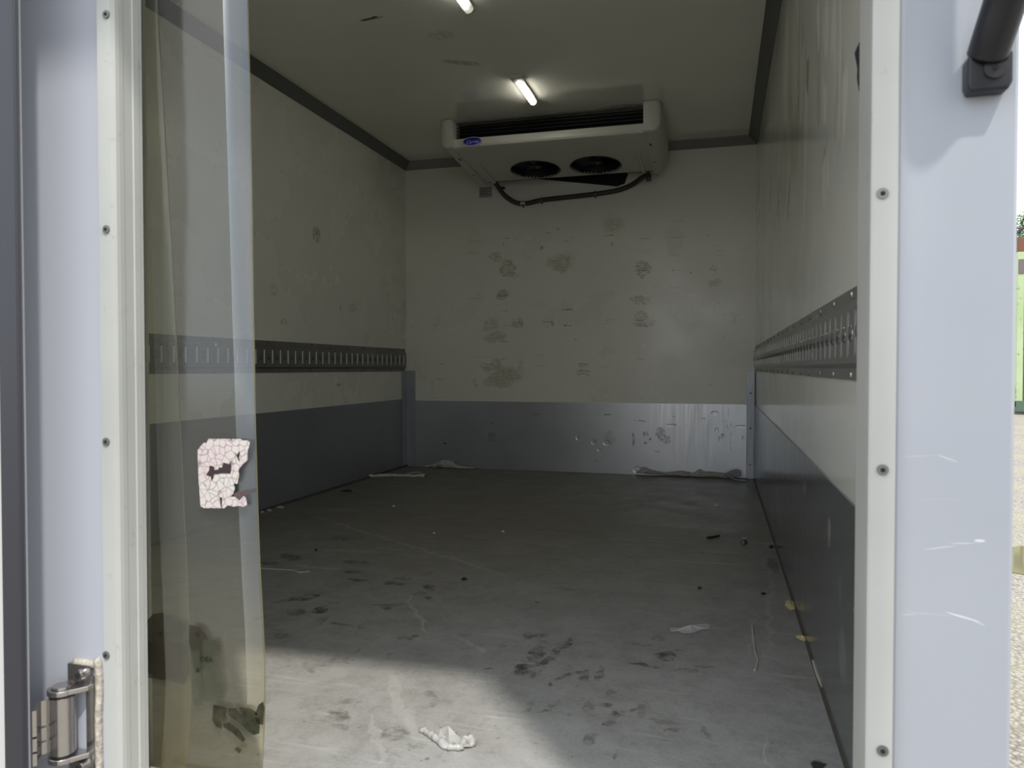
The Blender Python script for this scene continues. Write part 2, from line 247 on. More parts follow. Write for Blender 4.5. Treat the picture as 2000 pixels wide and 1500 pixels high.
M['unitd'] = mat('unit_grille', (.008, .008, .010), .5)
M['fan'] = mat('fan_blade', (.006, .006, .008), .5)
M['blue'] = mat('badge_blue', (.012, .012, .30), .35)
M['rim'] = mat('badge_rim', (.55, .56, .66), .4)
M['hose'] = mat('drain_hose', (.060, .048, .034), .5)
M['tie'] = mat('cable_tie', (.12, .11, .09), .5)
M['brass'] = mat('fitting', (.65, .60, .55), .3, .7)
M['shade'] = mat('black_shade', (.006, .006, .010), .9)
M['lampb'] = mat('lamp_base', (.68, .67, .62), .4)
def emit(name, col, s):
    m = bpy.data.materials.new(name); m.use_nodes = True; b = m.node_tree.nodes['Principled BSDF']
    b.inputs['Base Color'].default_value = (*col, 1); b.inputs['Emission Color'].default_value = (*col, 1); b.inputs['Emission Strength'].default_value = s; return m
M['led'] = emit('led_strip', (1, .98, .88), 60.0)
def clear(name, tint, haze, hazecol, rough=.12, fade=None):
    m = bpy.data.materials.new(name); m.use_nodes = True; t = m.node_tree; t.nodes.remove(t.nodes['Principled BSDF'])
    class K(N):
        def __init__(s): s.t = t; s.g = s.new('ShaderNodeNewGeometry').outputs['Position']
    k = K(); out = t.nodes['Material Output']
    tr = k.new('ShaderNodeBsdfTransparent'); df = k.new('ShaderNodeBsdfDiffuse'); tl = k.new('ShaderNodeBsdfTranslucent'); gl = k.new('ShaderNodeBsdfGlossy')
    gl.inputs['Roughness'].default_value = rough; gl.inputs['Color'].default_value = (1, 1, 1, 1)
    sep = k.new('ShaderNodeSeparateXYZ'); k.put(sep.inputs[0], k.g)
    low = k.ramp(sep.outputs[2], FZ + .40, FZ - .02)      # aged, yellowed foot of the strip that drags through dirt
    tintc = k.mix(low, tint, (.93, .87, .66)); k.put(tr.inputs[0], tintc)
    hc = k.mix(low, hazecol, (.42, .37, .20)); k.put(df.inputs[0], hc); k.put(tl.inputs[0], hc)
    a = k.new('ShaderNodeMixShader'); a.inputs[0].default_value = .5; t.links.new(df.outputs[0], a.inputs[1]); t.links.new(tl.outputs[0], a.inputs[2])
    b = k.new('ShaderNodeMixShader'); t.links.new(tr.outputs[0], b.inputs[1]); t.links.new(a.outputs[0], b.inputs[2])
    smear = k.noise(6, 5, (1, 1, .35), .65).outputs['Fac']
    f = k.m('ADD', k.m('MULTIPLY', k.ramp(smear, .25, .8, .6, 1.5), haze), k.m('MULTIPLY', low, .16))
    sp = k.ramp(k.noise(45, 3, (1, 1, 1)).outputs['Fac'], .73, .78, 0, .3); f = k.m('ADD', f, sp)
    k.put(b.inputs[0], f)
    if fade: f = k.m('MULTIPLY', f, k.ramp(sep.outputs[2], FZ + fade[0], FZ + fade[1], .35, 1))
    fr = k.new('ShaderNodeFresnel'); fr.inputs['IOR'].default_value = 1.5
    c = k.new('ShaderNodeMixShader'); k.put(c.inputs[0], k.m('MULTIPLY', fr.outputs[0], 1.0)); t.links.new(b.outputs[0], c.inputs[1]); t.links.new(gl.outputs[0], c.inputs[2])
    bp = k.new('ShaderNodeBump'); bp.inputs['Strength'].default_value = .25; bp.inputs['Distance'].default_value = .01; k.put(bp.inputs['Height'], k.noise(7, 2, (1, 1, .3)).outputs['Fac'])
    t.links.new(bp.outputs[0], gl.inputs['Normal']); t.links.new(c.outputs[0], out.inputs[0]); return m
M['pvc'] = clear('clear_pvc', (.95, .96, .92), .12, (.50, .51, .49))
M['pvc2'] = clear('yellowed_pvc', (.90, .90, .76), .11, (.42, .41, .29))
M['pvc_edge'] = mat('pvc_cut_edge', (.17, .155, .08), .3)
def crackle():
    m = mat('crackled_sticker', (.75, .70, .68), .6); k = N(m)
    v = k.new('ShaderNodeTexVoronoi'); v.feature = 'DISTANCE_TO_EDGE'; v.inputs['Scale'].default_value = 95; k.put(v.inputs['Vector'], k.jit(.012, 40))
    c = k.mix(k.ramp(k.noise(25, 3).outputs['Fac'], .4, .65), (.52, .49, .46), (.52, .43, .44))
    k.put(k.b.inputs['Base Color'], k.mix(k.ramp(v.outputs[0], .015, .07), (.24, .20, .195), c)); return m
M['sticker'] = crackle()
M['stickd'] = mat('sticker_dark_print', (.025, .010, .012), .6)
def smudge():
    m = mat('peeled_print', (.10, .10, .055), .8, 0, .2); k = N(m); k.put(k.b.inputs['Base Color'], k.mix(k.ramp(k.noise(60, 4).outputs['Fac'], .35, .65), (.016, .017, .008), (.04, .04, .02))); return m
M['print'] = smudge()
def ghost(name, col, alpha):
    m = mat(name, col, .6); k = N(m); f = k.ramp(k.noise(28, 5, rough=.7).outputs['Fac'], .30, .62, alpha * .35, alpha); k.put(k.b.inputs['Alpha'], f); return m
M['ghost'] = ghost('faded_print', (.022, .018, .008), .8)
M['ghost2'] = ghost('pale_film_print', (.055, .06, .035), .5)
M['ink'] = mat('lettering_ink', (.008, .008, .005), .6)
M['film'] = mat('crumpled_film', (.50, .48, .44), .35)
M['filmd'] = mat('dirty_film', (.44, .42, .39), .5)
M['filml'] = mat('lilac_film', (.30, .28, .31), .4)
M['leaf'] = mat('dry_leaf', (.66, .53, .26), .6)
M['chip'] = mat('black_chip', (.015, .015, .015), .5)
M['rubber'] = mat('black_rubber', (.02, .018, .03), .6)
M['greyst'] = mat('grey_label', (.36, .36, .34), .6)
# ------------------------------------------------------------------ object helpers
def link(name, me, m=None, parent=None, smooth=False):
    o = bpy.data.objects.new(name, me); COL.objects.link(o)
    if m and not me.materials: me.materials.append(m)
    if smooth:
        for p in me.polygons: p.use_smooth = True
    if parent: o.parent = parent; o.matrix_parent_inverse = Matrix.Translation(parent.location).inverted()
    return o
def tag(o, label=None, cat=None, group=None, kind=None):
    if label: o['label'] = label
    if cat: o['category'] = cat
    if group: o['group'] = group
    if kind: o['kind'] = kind
    return o
def thing(name, loc, label, cat, group=None):
    o = bpy.data.objects.new(name, None); COL.objects.link(o); o.location = loc; o.empty_display_size = .05; return tag(o, label, cat, group)
class MB:
    def __init__(s): s.bm = bmesh.new()
    def box(s, a, b, bev=0, rot=None):
        x0, x1 = sorted((a[0], b[0])); y0, y1 = sorted((a[1], b[1])); z0, z1_ = sorted((a[2], b[2]))
        t = bmesh.new(); bmesh.ops.create_cube(t, size=1)
        c = Vector(((x0 + x1) / 2, (y0 + y1) / 2, (z0 + z1_) / 2))
        bmesh.ops.scale(t, vec=(x1 - x0, y1 - y0, z1_ - z0), verts=t.verts)
        if bev: bmesh.ops.bevel(t, geom=t.edges[:], offset=bev, segments=2, profile=.6, affect='EDGES')
        if rot: bmesh.ops.rotate(t, cent=(0, 0, 0), matrix=rot, verts=t.verts)
        bmesh.ops.translate(t, vec=c, verts=t.verts); s.merge(t); return s
    def merge(s, t):
        me = bpy.data.meshes.new('t'); t.to_mesh(me); t.free(); s.bm.from_mesh(me); bpy.data.meshes.remove(me)
    def prism(s, pts, lo, hi, axis='x', bev=0):
        t = bmesh.new()
        def P(p, q): return {'x': (q, p[0], p[1]), 'y': (p[0], q, p[1]), 'z': (p[0], p[1], q)}[axis]
        A = [t.verts.new(P(p, lo)) for p in pts]; B = [t.verts.new(P(p, hi)) for p in pts]
        t.faces.new(A); t.faces.new(B[::-1]); k = len(pts)
        for i in range(k): t.faces.new((A[i], B[i], B[(i + 1) % k], A[(i + 1) % k]))
        bmesh.ops.recalc_face_normals(t, faces=t.faces)
        if bev: bmesh.ops.bevel(t, geom=t.edges[:], offset=bev, segments=3, profile=.6, affect='EDGES', clamp_overlap=True)
        s.merge(t); return s
    def cyl(s, c, r, h, axis='z', seg=24, r2=None, bev=0):
        t = bmesh.new(); bmesh.ops.create_cone(t, cap_ends=True, segments=seg, radius1=r, radius2=r if r2 is None else r2, depth=h)
        if bev: bmesh.ops.bevel(t, geom=[e for e in t.edges if abs(e.verts[0].co.z - e.verts[1].co.z) < 1e-6], offset=bev, segments=2, affect='EDGES')
        R = {'z': Matrix(), 'x': Matrix.Rotation(math.pi / 2, 4, 'Y'), 'y': Matrix.Rotation(math.pi / 2, 4, 'X')}[axis] if isinstance(axis, str) else axis
        bmesh.ops.transform(t, matrix=Matrix.Translation(c) @ R, verts=t.verts); s.merge(t); return s
    def dome(s, c, r, h, nrm, seg=10):
        t = bmesh.new(); bmesh.ops.create_uvsphere(t, u_segments=seg, v_segments=6, radius=1)
        bmesh.ops.delete(t, geom=[v for v in t.verts if v.co.z < -.05], context='VERTS'); bmesh.ops.scale(t, vec=(r, r, h), verts=t.verts)
        q = Vector(nrm).to_track_quat('Z', 'Y').to_matrix().to_4x4(); bmesh.ops.transform(t, matrix=Matrix.Translation(c) @ q, verts=t.verts); s.merge(t); return s
    def tube(s, pts, r, seg=12, sub=6):
        P = [Vector(p) for p in pts]; Q = []
        for i in range(len(P) - 1):
            p0 = P[max(i - 1, 0)]; p1 = P[i]; p2 = P[i + 1]; p3 = P[min(i + 2, len(P) - 1)]
            for j in range(sub):
                u = j / sub; Q.append(.5 * ((2 * p1) + (p2 - p0) * u + (2 * p0 - 5 * p1 + 4 * p2 - p3) * u * u + (3 * p1 - p0 - 3 * p2 + p3) * u ** 3))
        Q.append(P[-1]); up = None; rings = []
        for i, q in enumerate(Q):
            d = (Q[min(i + 1, len(Q) - 1)] - Q[max(i - 1, 0)]).normalized()
            if up is None: up = d.orthogonal().normalized()
            up = (up - d * up.dot(d)).normalized(); sd = d.cross(up)
            rr = r(i / (len(Q) - 1)) if callable(r) else r
            rings.append([s.bm.verts.new(q + (up * math.cos(a) + sd * math.sin(a)) * rr) for a in [2 * math.pi * k / seg for k in range(seg)]])
        for a, b in zip(rings, rings[1:]):
            for k in range(seg): s.bm.faces.new((a[k], a[(k + 1) % seg], b[(k + 1) % seg], b[k]))
        s.bm.faces.new(rings[0][::-1]); s.bm.faces.new(rings[-1]); return s
    def mesh(s, name='m'):
        bmesh.ops.recalc_face_normals(s.bm, faces=s.bm.faces); me = bpy.data.meshes.new(name); s.bm.to_mesh(me); s.bm.free(); return me
    def build(s, name, m, parent=None, smooth=False): return link(name, s.mesh(name), m, parent, smooth)
def autosmooth(o):
    for p in o.data.polygons: p.use_smooth = True
    try: o.data.set_sharp_from_angle(angle=math.radians(35))
    except Exception: pass
    return o
def struct(name, mb, m, parent=None, label=None): o = mb.build(name, m, parent); o['kind'] = 'structure'; return o
# ------------------------------------------------------------------ setting: the cargo body
XL, XR, YB, YF = -1.99, .209, 4.6, .935
FT = FZ + H
struct('floor', MB().box((XL - .06, YF + .031, FZ - .07), (XR + .06, YB + .06, FZ)), M['floor'])
struct('ceiling', MB().box((XL - .06, YF, FT), (XR + .16, YB + .06, FT + .07)), M['ceil'])
struct('wall_left', MB().box((XL - .06, YF, FZ), (XL, YB, FT)), M['left'])
struct('wall_right', MB().box((XR, YF + .081, FZ), (XR + .06, YB, FT)), M['right'])
struct('wall_rear', MB().box((XL - .06, YB, FZ), (XR + .06, YB + .06, FT)), M['rear'])
XJL = at_y(232, 750, YF - .012).x                                   # inner face of the left jamb
struct('wall_front', MB().box((XL, YF + .01, FZ), (XJL - .035, YF + .09, FT)), M['rear2'])
KT = .438
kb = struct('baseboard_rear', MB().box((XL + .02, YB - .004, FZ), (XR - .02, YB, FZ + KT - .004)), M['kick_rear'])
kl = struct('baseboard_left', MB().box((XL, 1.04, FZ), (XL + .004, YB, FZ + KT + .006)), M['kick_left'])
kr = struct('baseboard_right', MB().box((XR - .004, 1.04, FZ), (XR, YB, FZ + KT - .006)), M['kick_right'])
# cove trims between walls and ceiling (45 degree profiles)
A = .042
def cove(name, pts, lo, hi, axis): return struct(name, MB().prism(pts, lo, hi, axis, .002), M['trim'])
cove('trim_1', [(XL, FT - A - .006), (XL + .004, FT - A - .006), (XL + A + .006, FT - .004), (XL + A + .006, FT), (XL, FT)], 1.04, YB, 'y')
cove('trim_2', [(XR, FT - A - .006), (XR - .004, FT - A - .006), (XR - A - .006, FT - .004), (XR - A - .006, FT), (XR, FT)], 1.04, YB, 'y')
t3 = cove('trim_3', [(YB, FT - A - .006), (YB - .004, FT - A - .006), (YB - A - .006, FT - .004), (YB - A - .006, FT), (YB, FT)], XL, XR, 'x')
t3.data.materials[0] = mat('cove_trim_pale', (.30, .30, .29), .38, .3)
# skirting sealant bead along the floor edge
b1 = struct('trim_4', MB().prism([(XR - .004, FZ), (XR - .004, FZ + .004), (XR - .009, FZ)], 1.04, YB - .01, 'y'), mat('floor_edge_bead', (.07, .062, .048), .7))
struct('trim_5', MB().prism([(XL + .004, FZ), (XL + .004, FZ + .010), (XL + .018, FZ)], 1.04, YB - .01, 'y'), mat('floor_edge_bead_dark', (.06, .055, .05), .8))
# ---- door frame: two jamb profiles and the header
Z0 = FZ - .28
screw_me = MB().cyl((0, 0, 0), .0062, .0022, 'y', 20, bev=.0006).mesh('screw'); screw_me.materials.append(mat('screw_zinc', (.22, .22, .22), .3, .6))
rec_me = MB().cyl((0, -.0014, 0), .0028, .0008, 'y', 6).mesh('screw_recess'); rec_me.materials.append(M['hole'])
def screw(p, parent, me=None, name='screw'):
    o = link(name, me or screw_me, None, parent); o.location = p
    q = link('recess', rec_me, None, None); q.parent = o; return o
jl = MB()
J = XJL
xjo = at_y(195, 750, YF - .018).x; yjb = at_y(283, 750, 1).y; yjb = J / at_y(283, 750, 1).x
jl.prism([(xjo, YF), (xjo, YF - .015), (xjo + .002, YF - .018), (J - .004, YF - .018), (J, YF - .012), (J + .001, YF - .006), (J + .001, YF + .002), (J, YF + .004), (J, YF + .020), (J + .0015, YF + .022), (J + .0015, yjb - .008), (J, yjb - .006), (J, yjb), (xjo, yjb)], Z0, FT, 'z')
JL = struct('trim_6', jl, M['frame'])
jr = MB()
xo, xi_ = at_y(1752, 750, YF - .011).x, at_y(1697, 750, YF - .011).x
jr.prism([(xo, YF), (xo, YF - .008), (xo - .002, YF - .011), (xi_ + .003, YF - .011), (xi_ + .0005, YF - .009), (xi_, YF), (xi_, YF + .04), (xi_ + .002, YF + .042), (xi_ + .002, YF + .080), (xo, YF + .080)], Z0, FT, 'z')
JR = struct('trim_7', jr, M['frame_r'])
struct('trim_8', MB().box((J - .034, YF - .012, FT - .10), (xo, YF + .09, FT + .05), .003), M['frame'])
for v in (28, 448, 863, 1280):
    screw(at_y(207, v, YF - .0191), JL)
p0 = at_y(207, 1280, YF - .019); screw(p0 - Vector((0, 0, .315)), JL)
for v in (378, 918, 1467): screw(at_y(1724, v, YF - .0121), JR)
screw(at_y(1724, 378, YF - .0121) + Vector((0, 0, .315)), JR); screw(at_y(1724, 378, YF - .0121) + Vector((0, 0, .63)), JR)
# rear corner pillars
PL = struct('wall_pillar_left', MB().box((-1.20, YF, Z0), (xjo - .0002, YF + .08, FT + .1), .006), M['pillar_l'])
xr1 = at_y(1984, 750, YF).x
PR = struct('wall_pillar_right', MB().box((xo + .0002, YF, Z0 - .05), (xr1, YF + .08, FT + .1), .004), M['silver'])
struct('trim_9', MB().box((xo - .0008, YF - .002, Z0), (xo + .0012, YF + .001, FT), 0), M['hole'])
# outer skin of the body, sill below the floor
struct('wall_outer', MB().box((xr1 - .02, YF + .1, FZ - .1), (xr1, YB + .1, FT + .12), .003).box((-2.14, YF + .1, FZ - .1), (-2.12, YB + .1, FT + .12), .003).box((-2.14, YF + .05, FT + .075), (xr1, YB + .1, FT + .12), .003), M['silver'])
struct('sill', MB().box((-1.20, YF - .03, FZ - .28), (xr1, YF + .08, FZ - .07), .004).box((J - .02, YF - .02, FZ - .07), (xi_, YF + .03, FZ + .003), .002), M['stainless'])
# ---- added sun blockers: a slab over the doorway and a panel to its right (both just out of the frame; they shape the sun patch on the floor)
sun_blocker = thing('sun_blocker_top', (-.8, .8, FT + .02), 'grey slab added above the rear doorway to block the sun', 'sun_blocker')
MB().box((-2.14, .515, FT + .0), (.45, YF - .013, FT + .045), .004).build('blocker_slab', M['doorw'], sun_blocker)
MB().box((-2.14, .510, FT - .02), (.45, .525, FT + .045), .003).build('blocker_rim', M['silver'], sun_blocker)
leaf = thing('sun_blocker_side', (.50, .47, Z0), 'white narrow panel added right of the doorway to block the sun, outside the picture', 'door')  # unseen panel added to cut the sun patch, no leaf of this doorway
MB().box((.325, .47, Z0), (.52, .509, FT + .10), .006).build('blocker_panel', M['doorw'], leaf)
MB().box((.30, .475, Z0), (.325, .50, FT + .10), .005).build('seal', M['gasket'], leaf)  # dark edge strip of the added panel, seals nothing
MB().box((.34, .45, FZ), (.36, .47, FZ + .12), .003).build('hinge', M['stainless'], leaf)  # steel block on the added panel, no door hangs from it
# ---- opened left door leaf
dl = thing('door_1', (-1.6, 1.0, Z0), 'white rear door leaf folded open with thick dark rubber seal', 'door'); dl['kind'] = 'structure'
del dl['category'], dl['label']
ly = .850; lx = at_y(46, 750, ly).x; gxl, gxr = at_y(-5, 750, ly - .016).x, at_y(38, 750, ly - .016).x
MB().box((-2.12, ly, Z0), (lx - .11, ly + .075, FT + .05), .004).box((lx - .12, ly, Z0), (lx, ly + .004, FT + .05), .002).build('door_panel', M['doorw'], dl)
MB().prism([(gxl, ly), (gxl + .001, ly - .012), (gxl + .004, ly - .016), (gxr - .003, ly - .017), (gxr, ly - .014), (at_y(41, 750, ly).x, ly)], Z0, FT + .05, 'z').build('rubber_seal', M['gasket'], dl)
MB().prism([(at_y(41, 750, ly).x, ly), (gxr, ly - .014), (gxr + .002, ly - .015), (at_y(45, 750, ly - .013).x, ly - .013), (lx, ly)], Z0, FT + .05, 'z').build('seal_lip', M['gasket_hi'], dl)
# ---- stainless hinge
hy = YF - .027; hx = at_y(122, 1420, hy).x; q_ = .86
hz1 = at_y(128, 1373, hy - .02).z; hz0 = at_y(128, 1486, hy - .02).z
hg = thing('hinge', (hx, hy, (hz0 + hz1) / 2), 'stainless steel door hinge with bolted ears on the left pillar', None); hg.parent = dl; hg.matrix_parent_inverse = Matrix.Translation(dl.location).inverted()
autosmooth(MB().cyl((hx, hy, (hz0 + hz1) / 2), .0182, hz1 - hz0, 'z', 40, bev=.001).build('knuckle', M['stainless'], hg))
zt, zb = hz1 + .004, hz0 - .004
for z in (hz1 + .001, hz0 - .001): autosmooth(MB().cyl((hx, hy, z), .0172, .006, 'z', 32).build('washer', M['blackpl'], hg))
ex0, ex1 = at_y(131, 1330, YF - .008).x, at_y(177, 1330, YF - .008).x; bxx = at_y(152, 1320, YF - .018).x
def arm():
    # rounded link: half round about the pin, then a waist that runs up to the plate on the pillar
    pts = [(hx + .0200 * math.cos(a), hy + .0200 * math.sin(a)) for a in [math.radians(165 + 180 * i / 18) for i in range(19)]]
    return pts + [(ex1, YF - .012), (ex1, YF - .004), (hx - .004, YF - .004)]
for z, s_ in ((zt, 1), (zb - .008, -1)):
    autosmooth(MB().prism(arm(), z, z + .008, 'z', .0012).build('hinge_arm', M['stainless'], hg))
    e0, e1 = (z + .002, at_y(150, 1297, YF - .008).z) if s_ > 0 else (z - .042, z + .006)
    autosmooth(MB().box((ex0, YF - .008, e0), (ex1, YF, e1), .003).build('ear_plate', M['stainless'], hg))
    autosmooth(MB().cyl((ex0 + .005, YF - .010, z + .006), .005, .010, 'z', 12, bev=.002).build('weld_bead', M['stainless'], hg)) if s_ > 0 else None
    bz = at_y(152, 1320, YF - .018).z if s_ > 0 else (z - .014)
    autosmooth(MB().cyl((bxx, YF - .013, bz), .0085, .012, 'y', 24, bev=.001).build('bolt', M['stainless'], hg))
    MB().cyl((bxx, YF - .0193, bz), .0050, .001, 'y', 6).build('hex_socket', M['hole'], hg)
autosmooth(MB().cyl((hx - .001, hy, zt + .0095), .0145, .0035, 'z', 32, bev=.0012).build('pin_head', M['stainless'], hg))
autosmooth(MB().box((ex1 - .012, YF - .006, zb - .05), (ex1 + .008, YF, zt + .020), .002).build('back_plate', M['stainless'], hg))
def strap(z0, z1):
    mb = MB(); P = [(hx - .010, hy - .010), (hx - .016, hy - .022), ((hx - .016 + lx) / 2 - .001, (hy - .022 + ly + .010) / 2), (lx + .004, ly + .010)]
    mb.prism(P + [(x - .0035, y - .0040) for x, y in P][::-1], z0, z1, 'z'); return mb
for a, b in ((hz1 - .040, hz1 - .002), (hz1 - .062, hz1 - .043), (hz0 + .004, hz1 - .065)):
    autosmooth(strap(a, b).build('strap', M['stainless'], hg))
autosmooth(MB().dome((hx - .019, hy - .026, hz1 - .016), .0055, .004, (-.3, -1, 0), 10).build('weld_bead', M['stainless'], hg))
def lumpy_tube(pts, r, name, m, parent=None, amp=.35, seed=0, sub=8):
    mb = MB(); mb.tube(pts, lambda t: r * (1 + amp * noise.noise(Vector((t * 40, seed, 0)))), 8, sub); return mb.build(name, m, parent, True)
lumpy_tube([(ex1 + .010, YF - .002, zb - .07), (ex1 + .009, YF - .002, hz0 + .04), (ex1 + .011, YF - .002, hz1), (ex1 + .009, YF - .002, zt + .042), (ex1 + .002, YF - .002, at_y(150, 1291, YF).z), (ex0 + .010, YF - .002, at_y(150, 1291, YF).z)], .0060, 'sealant_bead', M['seal'], hg, .9, 3)
# ---- clear strip curtain
def pvc_strip(label, Y, edgeR, width, curlw, curl, m, ph):
    t = thing('curtain_strip', (at_y(edgeR[0][0], edgeR[0][1], Y).x - width / 2, Y, FT), label, 'strip curtain', None)
    n_, nz_ = 36, 90; bm = bmesh.new(); G = []; ztop, zbot = FT, FZ + .002
    us = [(at_y(u, v, Y).z, at_y(u, v, Y).x) for u, v in edgeR]; us.sort(key=lambda q: -q[0])
    def xe(z):
        if z >= us[0][0]: return us[0][1]
        for a, b in zip(us, us[1:]):
            if b[0] <= z <= a[0]:
                f = (a[0] - z) / (a[0] - b[0]); f = f * f * (3 - 2 * f) * .4 + f * .6; return a[1] + (b[1] - a[1]) * f
        return us[-1][1]
    def pos(fx, fz):
        z = ztop + (zbot - ztop) * fz; xr = xe(z); x = xr - width * (1 - fx)
        d = max(0, (fx - (1 - curlw)) / curlw); y = Y + curl * d * d * (1 - .75 * min(1, max(0, (FZ + 1.05 - z) / .5))) + .002 * math.sin(z * 4.2 + ph) * (1 - .3 * fx) + .001 * math.sin(fx * 3.1 + ph)
        return Vector((x, y, z))
    for j in range(nz_ + 1): G.append([bm.verts.new(pos(i / n_, j / nz_)) for i in range(n_ + 1)])
    for j in range(nz_):
        for i in range(n_): bm.faces.new((G[j][i], G[j + 1][i], G[j + 1][i + 1], G[j][i + 1]))
    me = bpy.data.meshes.new('sheet'); bm.to_mesh(me); bm.free(); sh = link('sheet', me, m, t, True)
    e = MB(); e.tube([pos(1, j / 24) for j in range(25)], .0008, 6, 3); e.build('cut_edge', M['pvc_edge'], t, True)
    return t, pos
YA, YC = .996, 1.008
SA, posA = pvc_strip('clear plastic curtain strip with crackled white sticker, hanging by the left jamb', YA, [(474, 0), (479, 200), (484, 400), (489, 600), (494, 750), (500, 950), (507, 1120), (514, 1250), (517, 1350), (514, 1440), (508, 1500)], .178, .19, .012, M['pvc'], 0)
SB, posB = pvc_strip('yellowed plastic curtain strip overlapping behind the stickered one', YC, [(303, 0), (311, 130), (318, 240), (325, 360), (335, 520), (342, 660), (349, 800), (357, 960), (366, 1150), (372, 1300), (371, 1400), (363, 1500)], .185, .12, .006, M['pvc2'], 1.7)
def highlight_band():  # bluish haze laid over the strip's edge, painting the highlight there
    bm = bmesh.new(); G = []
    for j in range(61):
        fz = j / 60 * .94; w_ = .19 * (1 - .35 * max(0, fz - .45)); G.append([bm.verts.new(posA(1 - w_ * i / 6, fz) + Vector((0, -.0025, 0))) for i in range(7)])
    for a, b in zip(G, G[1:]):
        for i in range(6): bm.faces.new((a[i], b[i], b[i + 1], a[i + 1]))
    me = bpy.data.meshes.new('highlight_band'); bm.to_mesh(me); bm.free(); link('highlight_band', me, clear('pvc_highlight', (.86, .90, .95), .20, (.42, .455, .52), .12, (.72, .98)), SA, True)
highlight_band()
def decal(name, poly, off, m, parent, zpos=None, holes=None):
    """flat printed film lying on the strip; outline in photo-measured strip coordinates"""
    bm = bmesh.new(); Y = (YA if parent is SA else YC) - off * 1.0
    vs_ = [bm.verts.new(at_y(u, v, Y)) for u, v in poly]
    for tri in tessellate_polygon([[Vector((v.co.x, v.co.z, 0)) for v in vs_]]): bm.faces.new([vs_[q] for q in tri])
    ext = bmesh.ops.extrude_face_region(bm, geom=bm.faces[:]); bmesh.ops.translate(bm, vec=(0, .0004, 0), verts=[g for g in ext['geom'] if isinstance(g, bmesh.types.BMVert)])
    bmesh.ops.recalc_face_normals(bm, faces=bm.faces)
    me = bpy.data.meshes.new(name); bm.to_mesh(me); bm.free(); return link(name, me, m, parent)
zs = lambda L, x0, y0, s: [(x0 + a / s, y0 + b / s) for a, b in L]
stk = zs([(330, 150), (700, 150), (716, 190), (730, 150), (880, 152), (915, 180), (1000, 178), (1040, 215), (1025, 300), (1003, 345), (1000, 520), (930, 580), (855, 670), (845, 700), (858, 780), (838, 850), (825, 928), (755, 920), (785, 1000), (750, 1100), (700, 1150), (780, 1150), (860, 1220), (930, 1140), (975, 1170), (990, 1290), (930, 1330), (870, 1305), (760, 1320), (655, 1300), (600, 1348), (385, 1345), (370, 1325), (355, 1345), (250, 1345), (190, 1310), (160, 900), (145, 580), (140, 350), (180, 290), (250, 218), (290, 225)], 370, 840, 8.827)
decal('sticker', stk, .010, M['sticker'], SA)['label'] = 'crackled white sticker with dark torn bar'
dk = zs([(285, 775), (340, 690), (345, 615), (415, 625), (430, 690), (500, 680), (505, 640), (560, 650), (580, 560), (690, 590), (710, 535), (722, 640), (705, 750), (560, 745), (420, 765), (410, 830), (375, 870), (370, 800)], 370, 840, 8.827)
decal('sticker_print', dk, .0108, M['stickd'], SA)
decal('sticker_print', zs([(775, 375), (815, 430), (850, 375), (870, 380), (850, 470), (868, 540), (840, 510), (820, 460)], 370, 840, 8.827), .0108, M['stickd'], SA)
decal('sticker_print', zs([(520, 1160), (560, 1160), (552, 1330), (540, 1330)], 370, 840, 8.827), .0108, M['stickd'], SA)
decal('sticker_print', zs([(750, 1110), (830, 1060), (1060, 1040), (1080, 1080), (930, 1140), (860, 1220), (800, 1160)], 370, 840, 8.827), .0100, ghost('sticker_smear', (.10, .06, .06), .8), SA)
Q = 4.2857
for P in ([(585, 970), (640, 978), (695, 1000), (690, 1080), (660, 1090), (620, 1070), (650, 1110), (655, 1170), (610, 1155), (575, 1100), (580, 1030)],
          [(710, 1000), (770, 1000), (835, 1070), (800, 990), (890, 1000), (940, 1030), (975, 1080), (970, 1210), (925, 1225), (870, 1190), (800, 1120), (712, 1060)],
          [(670, 1130), (710, 1115), (800, 1175), (855, 1265), (830, 1285), (740, 1200), (672, 1160)], [(760, 1345), (790, 1320), (820, 1350), (805, 1378)], [(930, 1060), (965, 970), (1000, 945), (1012, 1000), (1000, 1140), (950, 1130)]):
    decal('peeled_print', zs(P, 280, 1150, Q), .009, M['print'], SA)
decal('film_print', zs([(490, 690), (500, 430), (600, 430), (625, 560), (640, 760), (660, 860), (620, 960), (580, 950), (510, 870)], 280, 1150, Q), .0085, M['ghost2'], SA)
decal('film_print', zs([(395, 520), (470, 520), (490, 720), (500, 980), (420, 980), (400, 760)], 280, 1150, Q), .0085, M['ghost2'], SA)
decal('faded_print', zs([(385, 300), (470, 320), (520, 380), (545, 440), (600, 430), (610, 520), (560, 600), (480, 700), (430, 700), (400, 520), (380, 440)], 280, 1150, Q), .0080, M['ghost'], SA)
decal('faded_print', zs([(20, 280), (80, 210), (160, 200), (250, 230), (355, 300), (370, 450), (385, 700), (345, 800), (230, 780), (20, 740)], 280, 1150, Q), .0060, M['ghost'], SB)
decal('faded_print', zs([(20, 450), (200, 430), (360, 470), (370, 640), (345, 790), (200, 750), (20, 700)], 280, 1150, Q), .0066, M['ghost'], SB)
def text_mesh(body, size, ext=.0002, shear=0):
    cu = bpy.data.curves.new('t', 'FONT'); cu.body = body; cu.size = size; cu.extrude = ext; cu.shear = shear; cu.align_x = 'CENTER'; cu.align_y = 'CENTER'; cu.resolution_u = 3
    o = bpy.data.objects.new('t', cu); COL.objects.link(o); dg = bpy.context.evaluated_depsgraph_get(); dg.update()
    me = bpy.data.meshes.new_from_object(o.evaluated_get(dg)); bpy.data.objects.remove(o); me.materials.clear(); return me
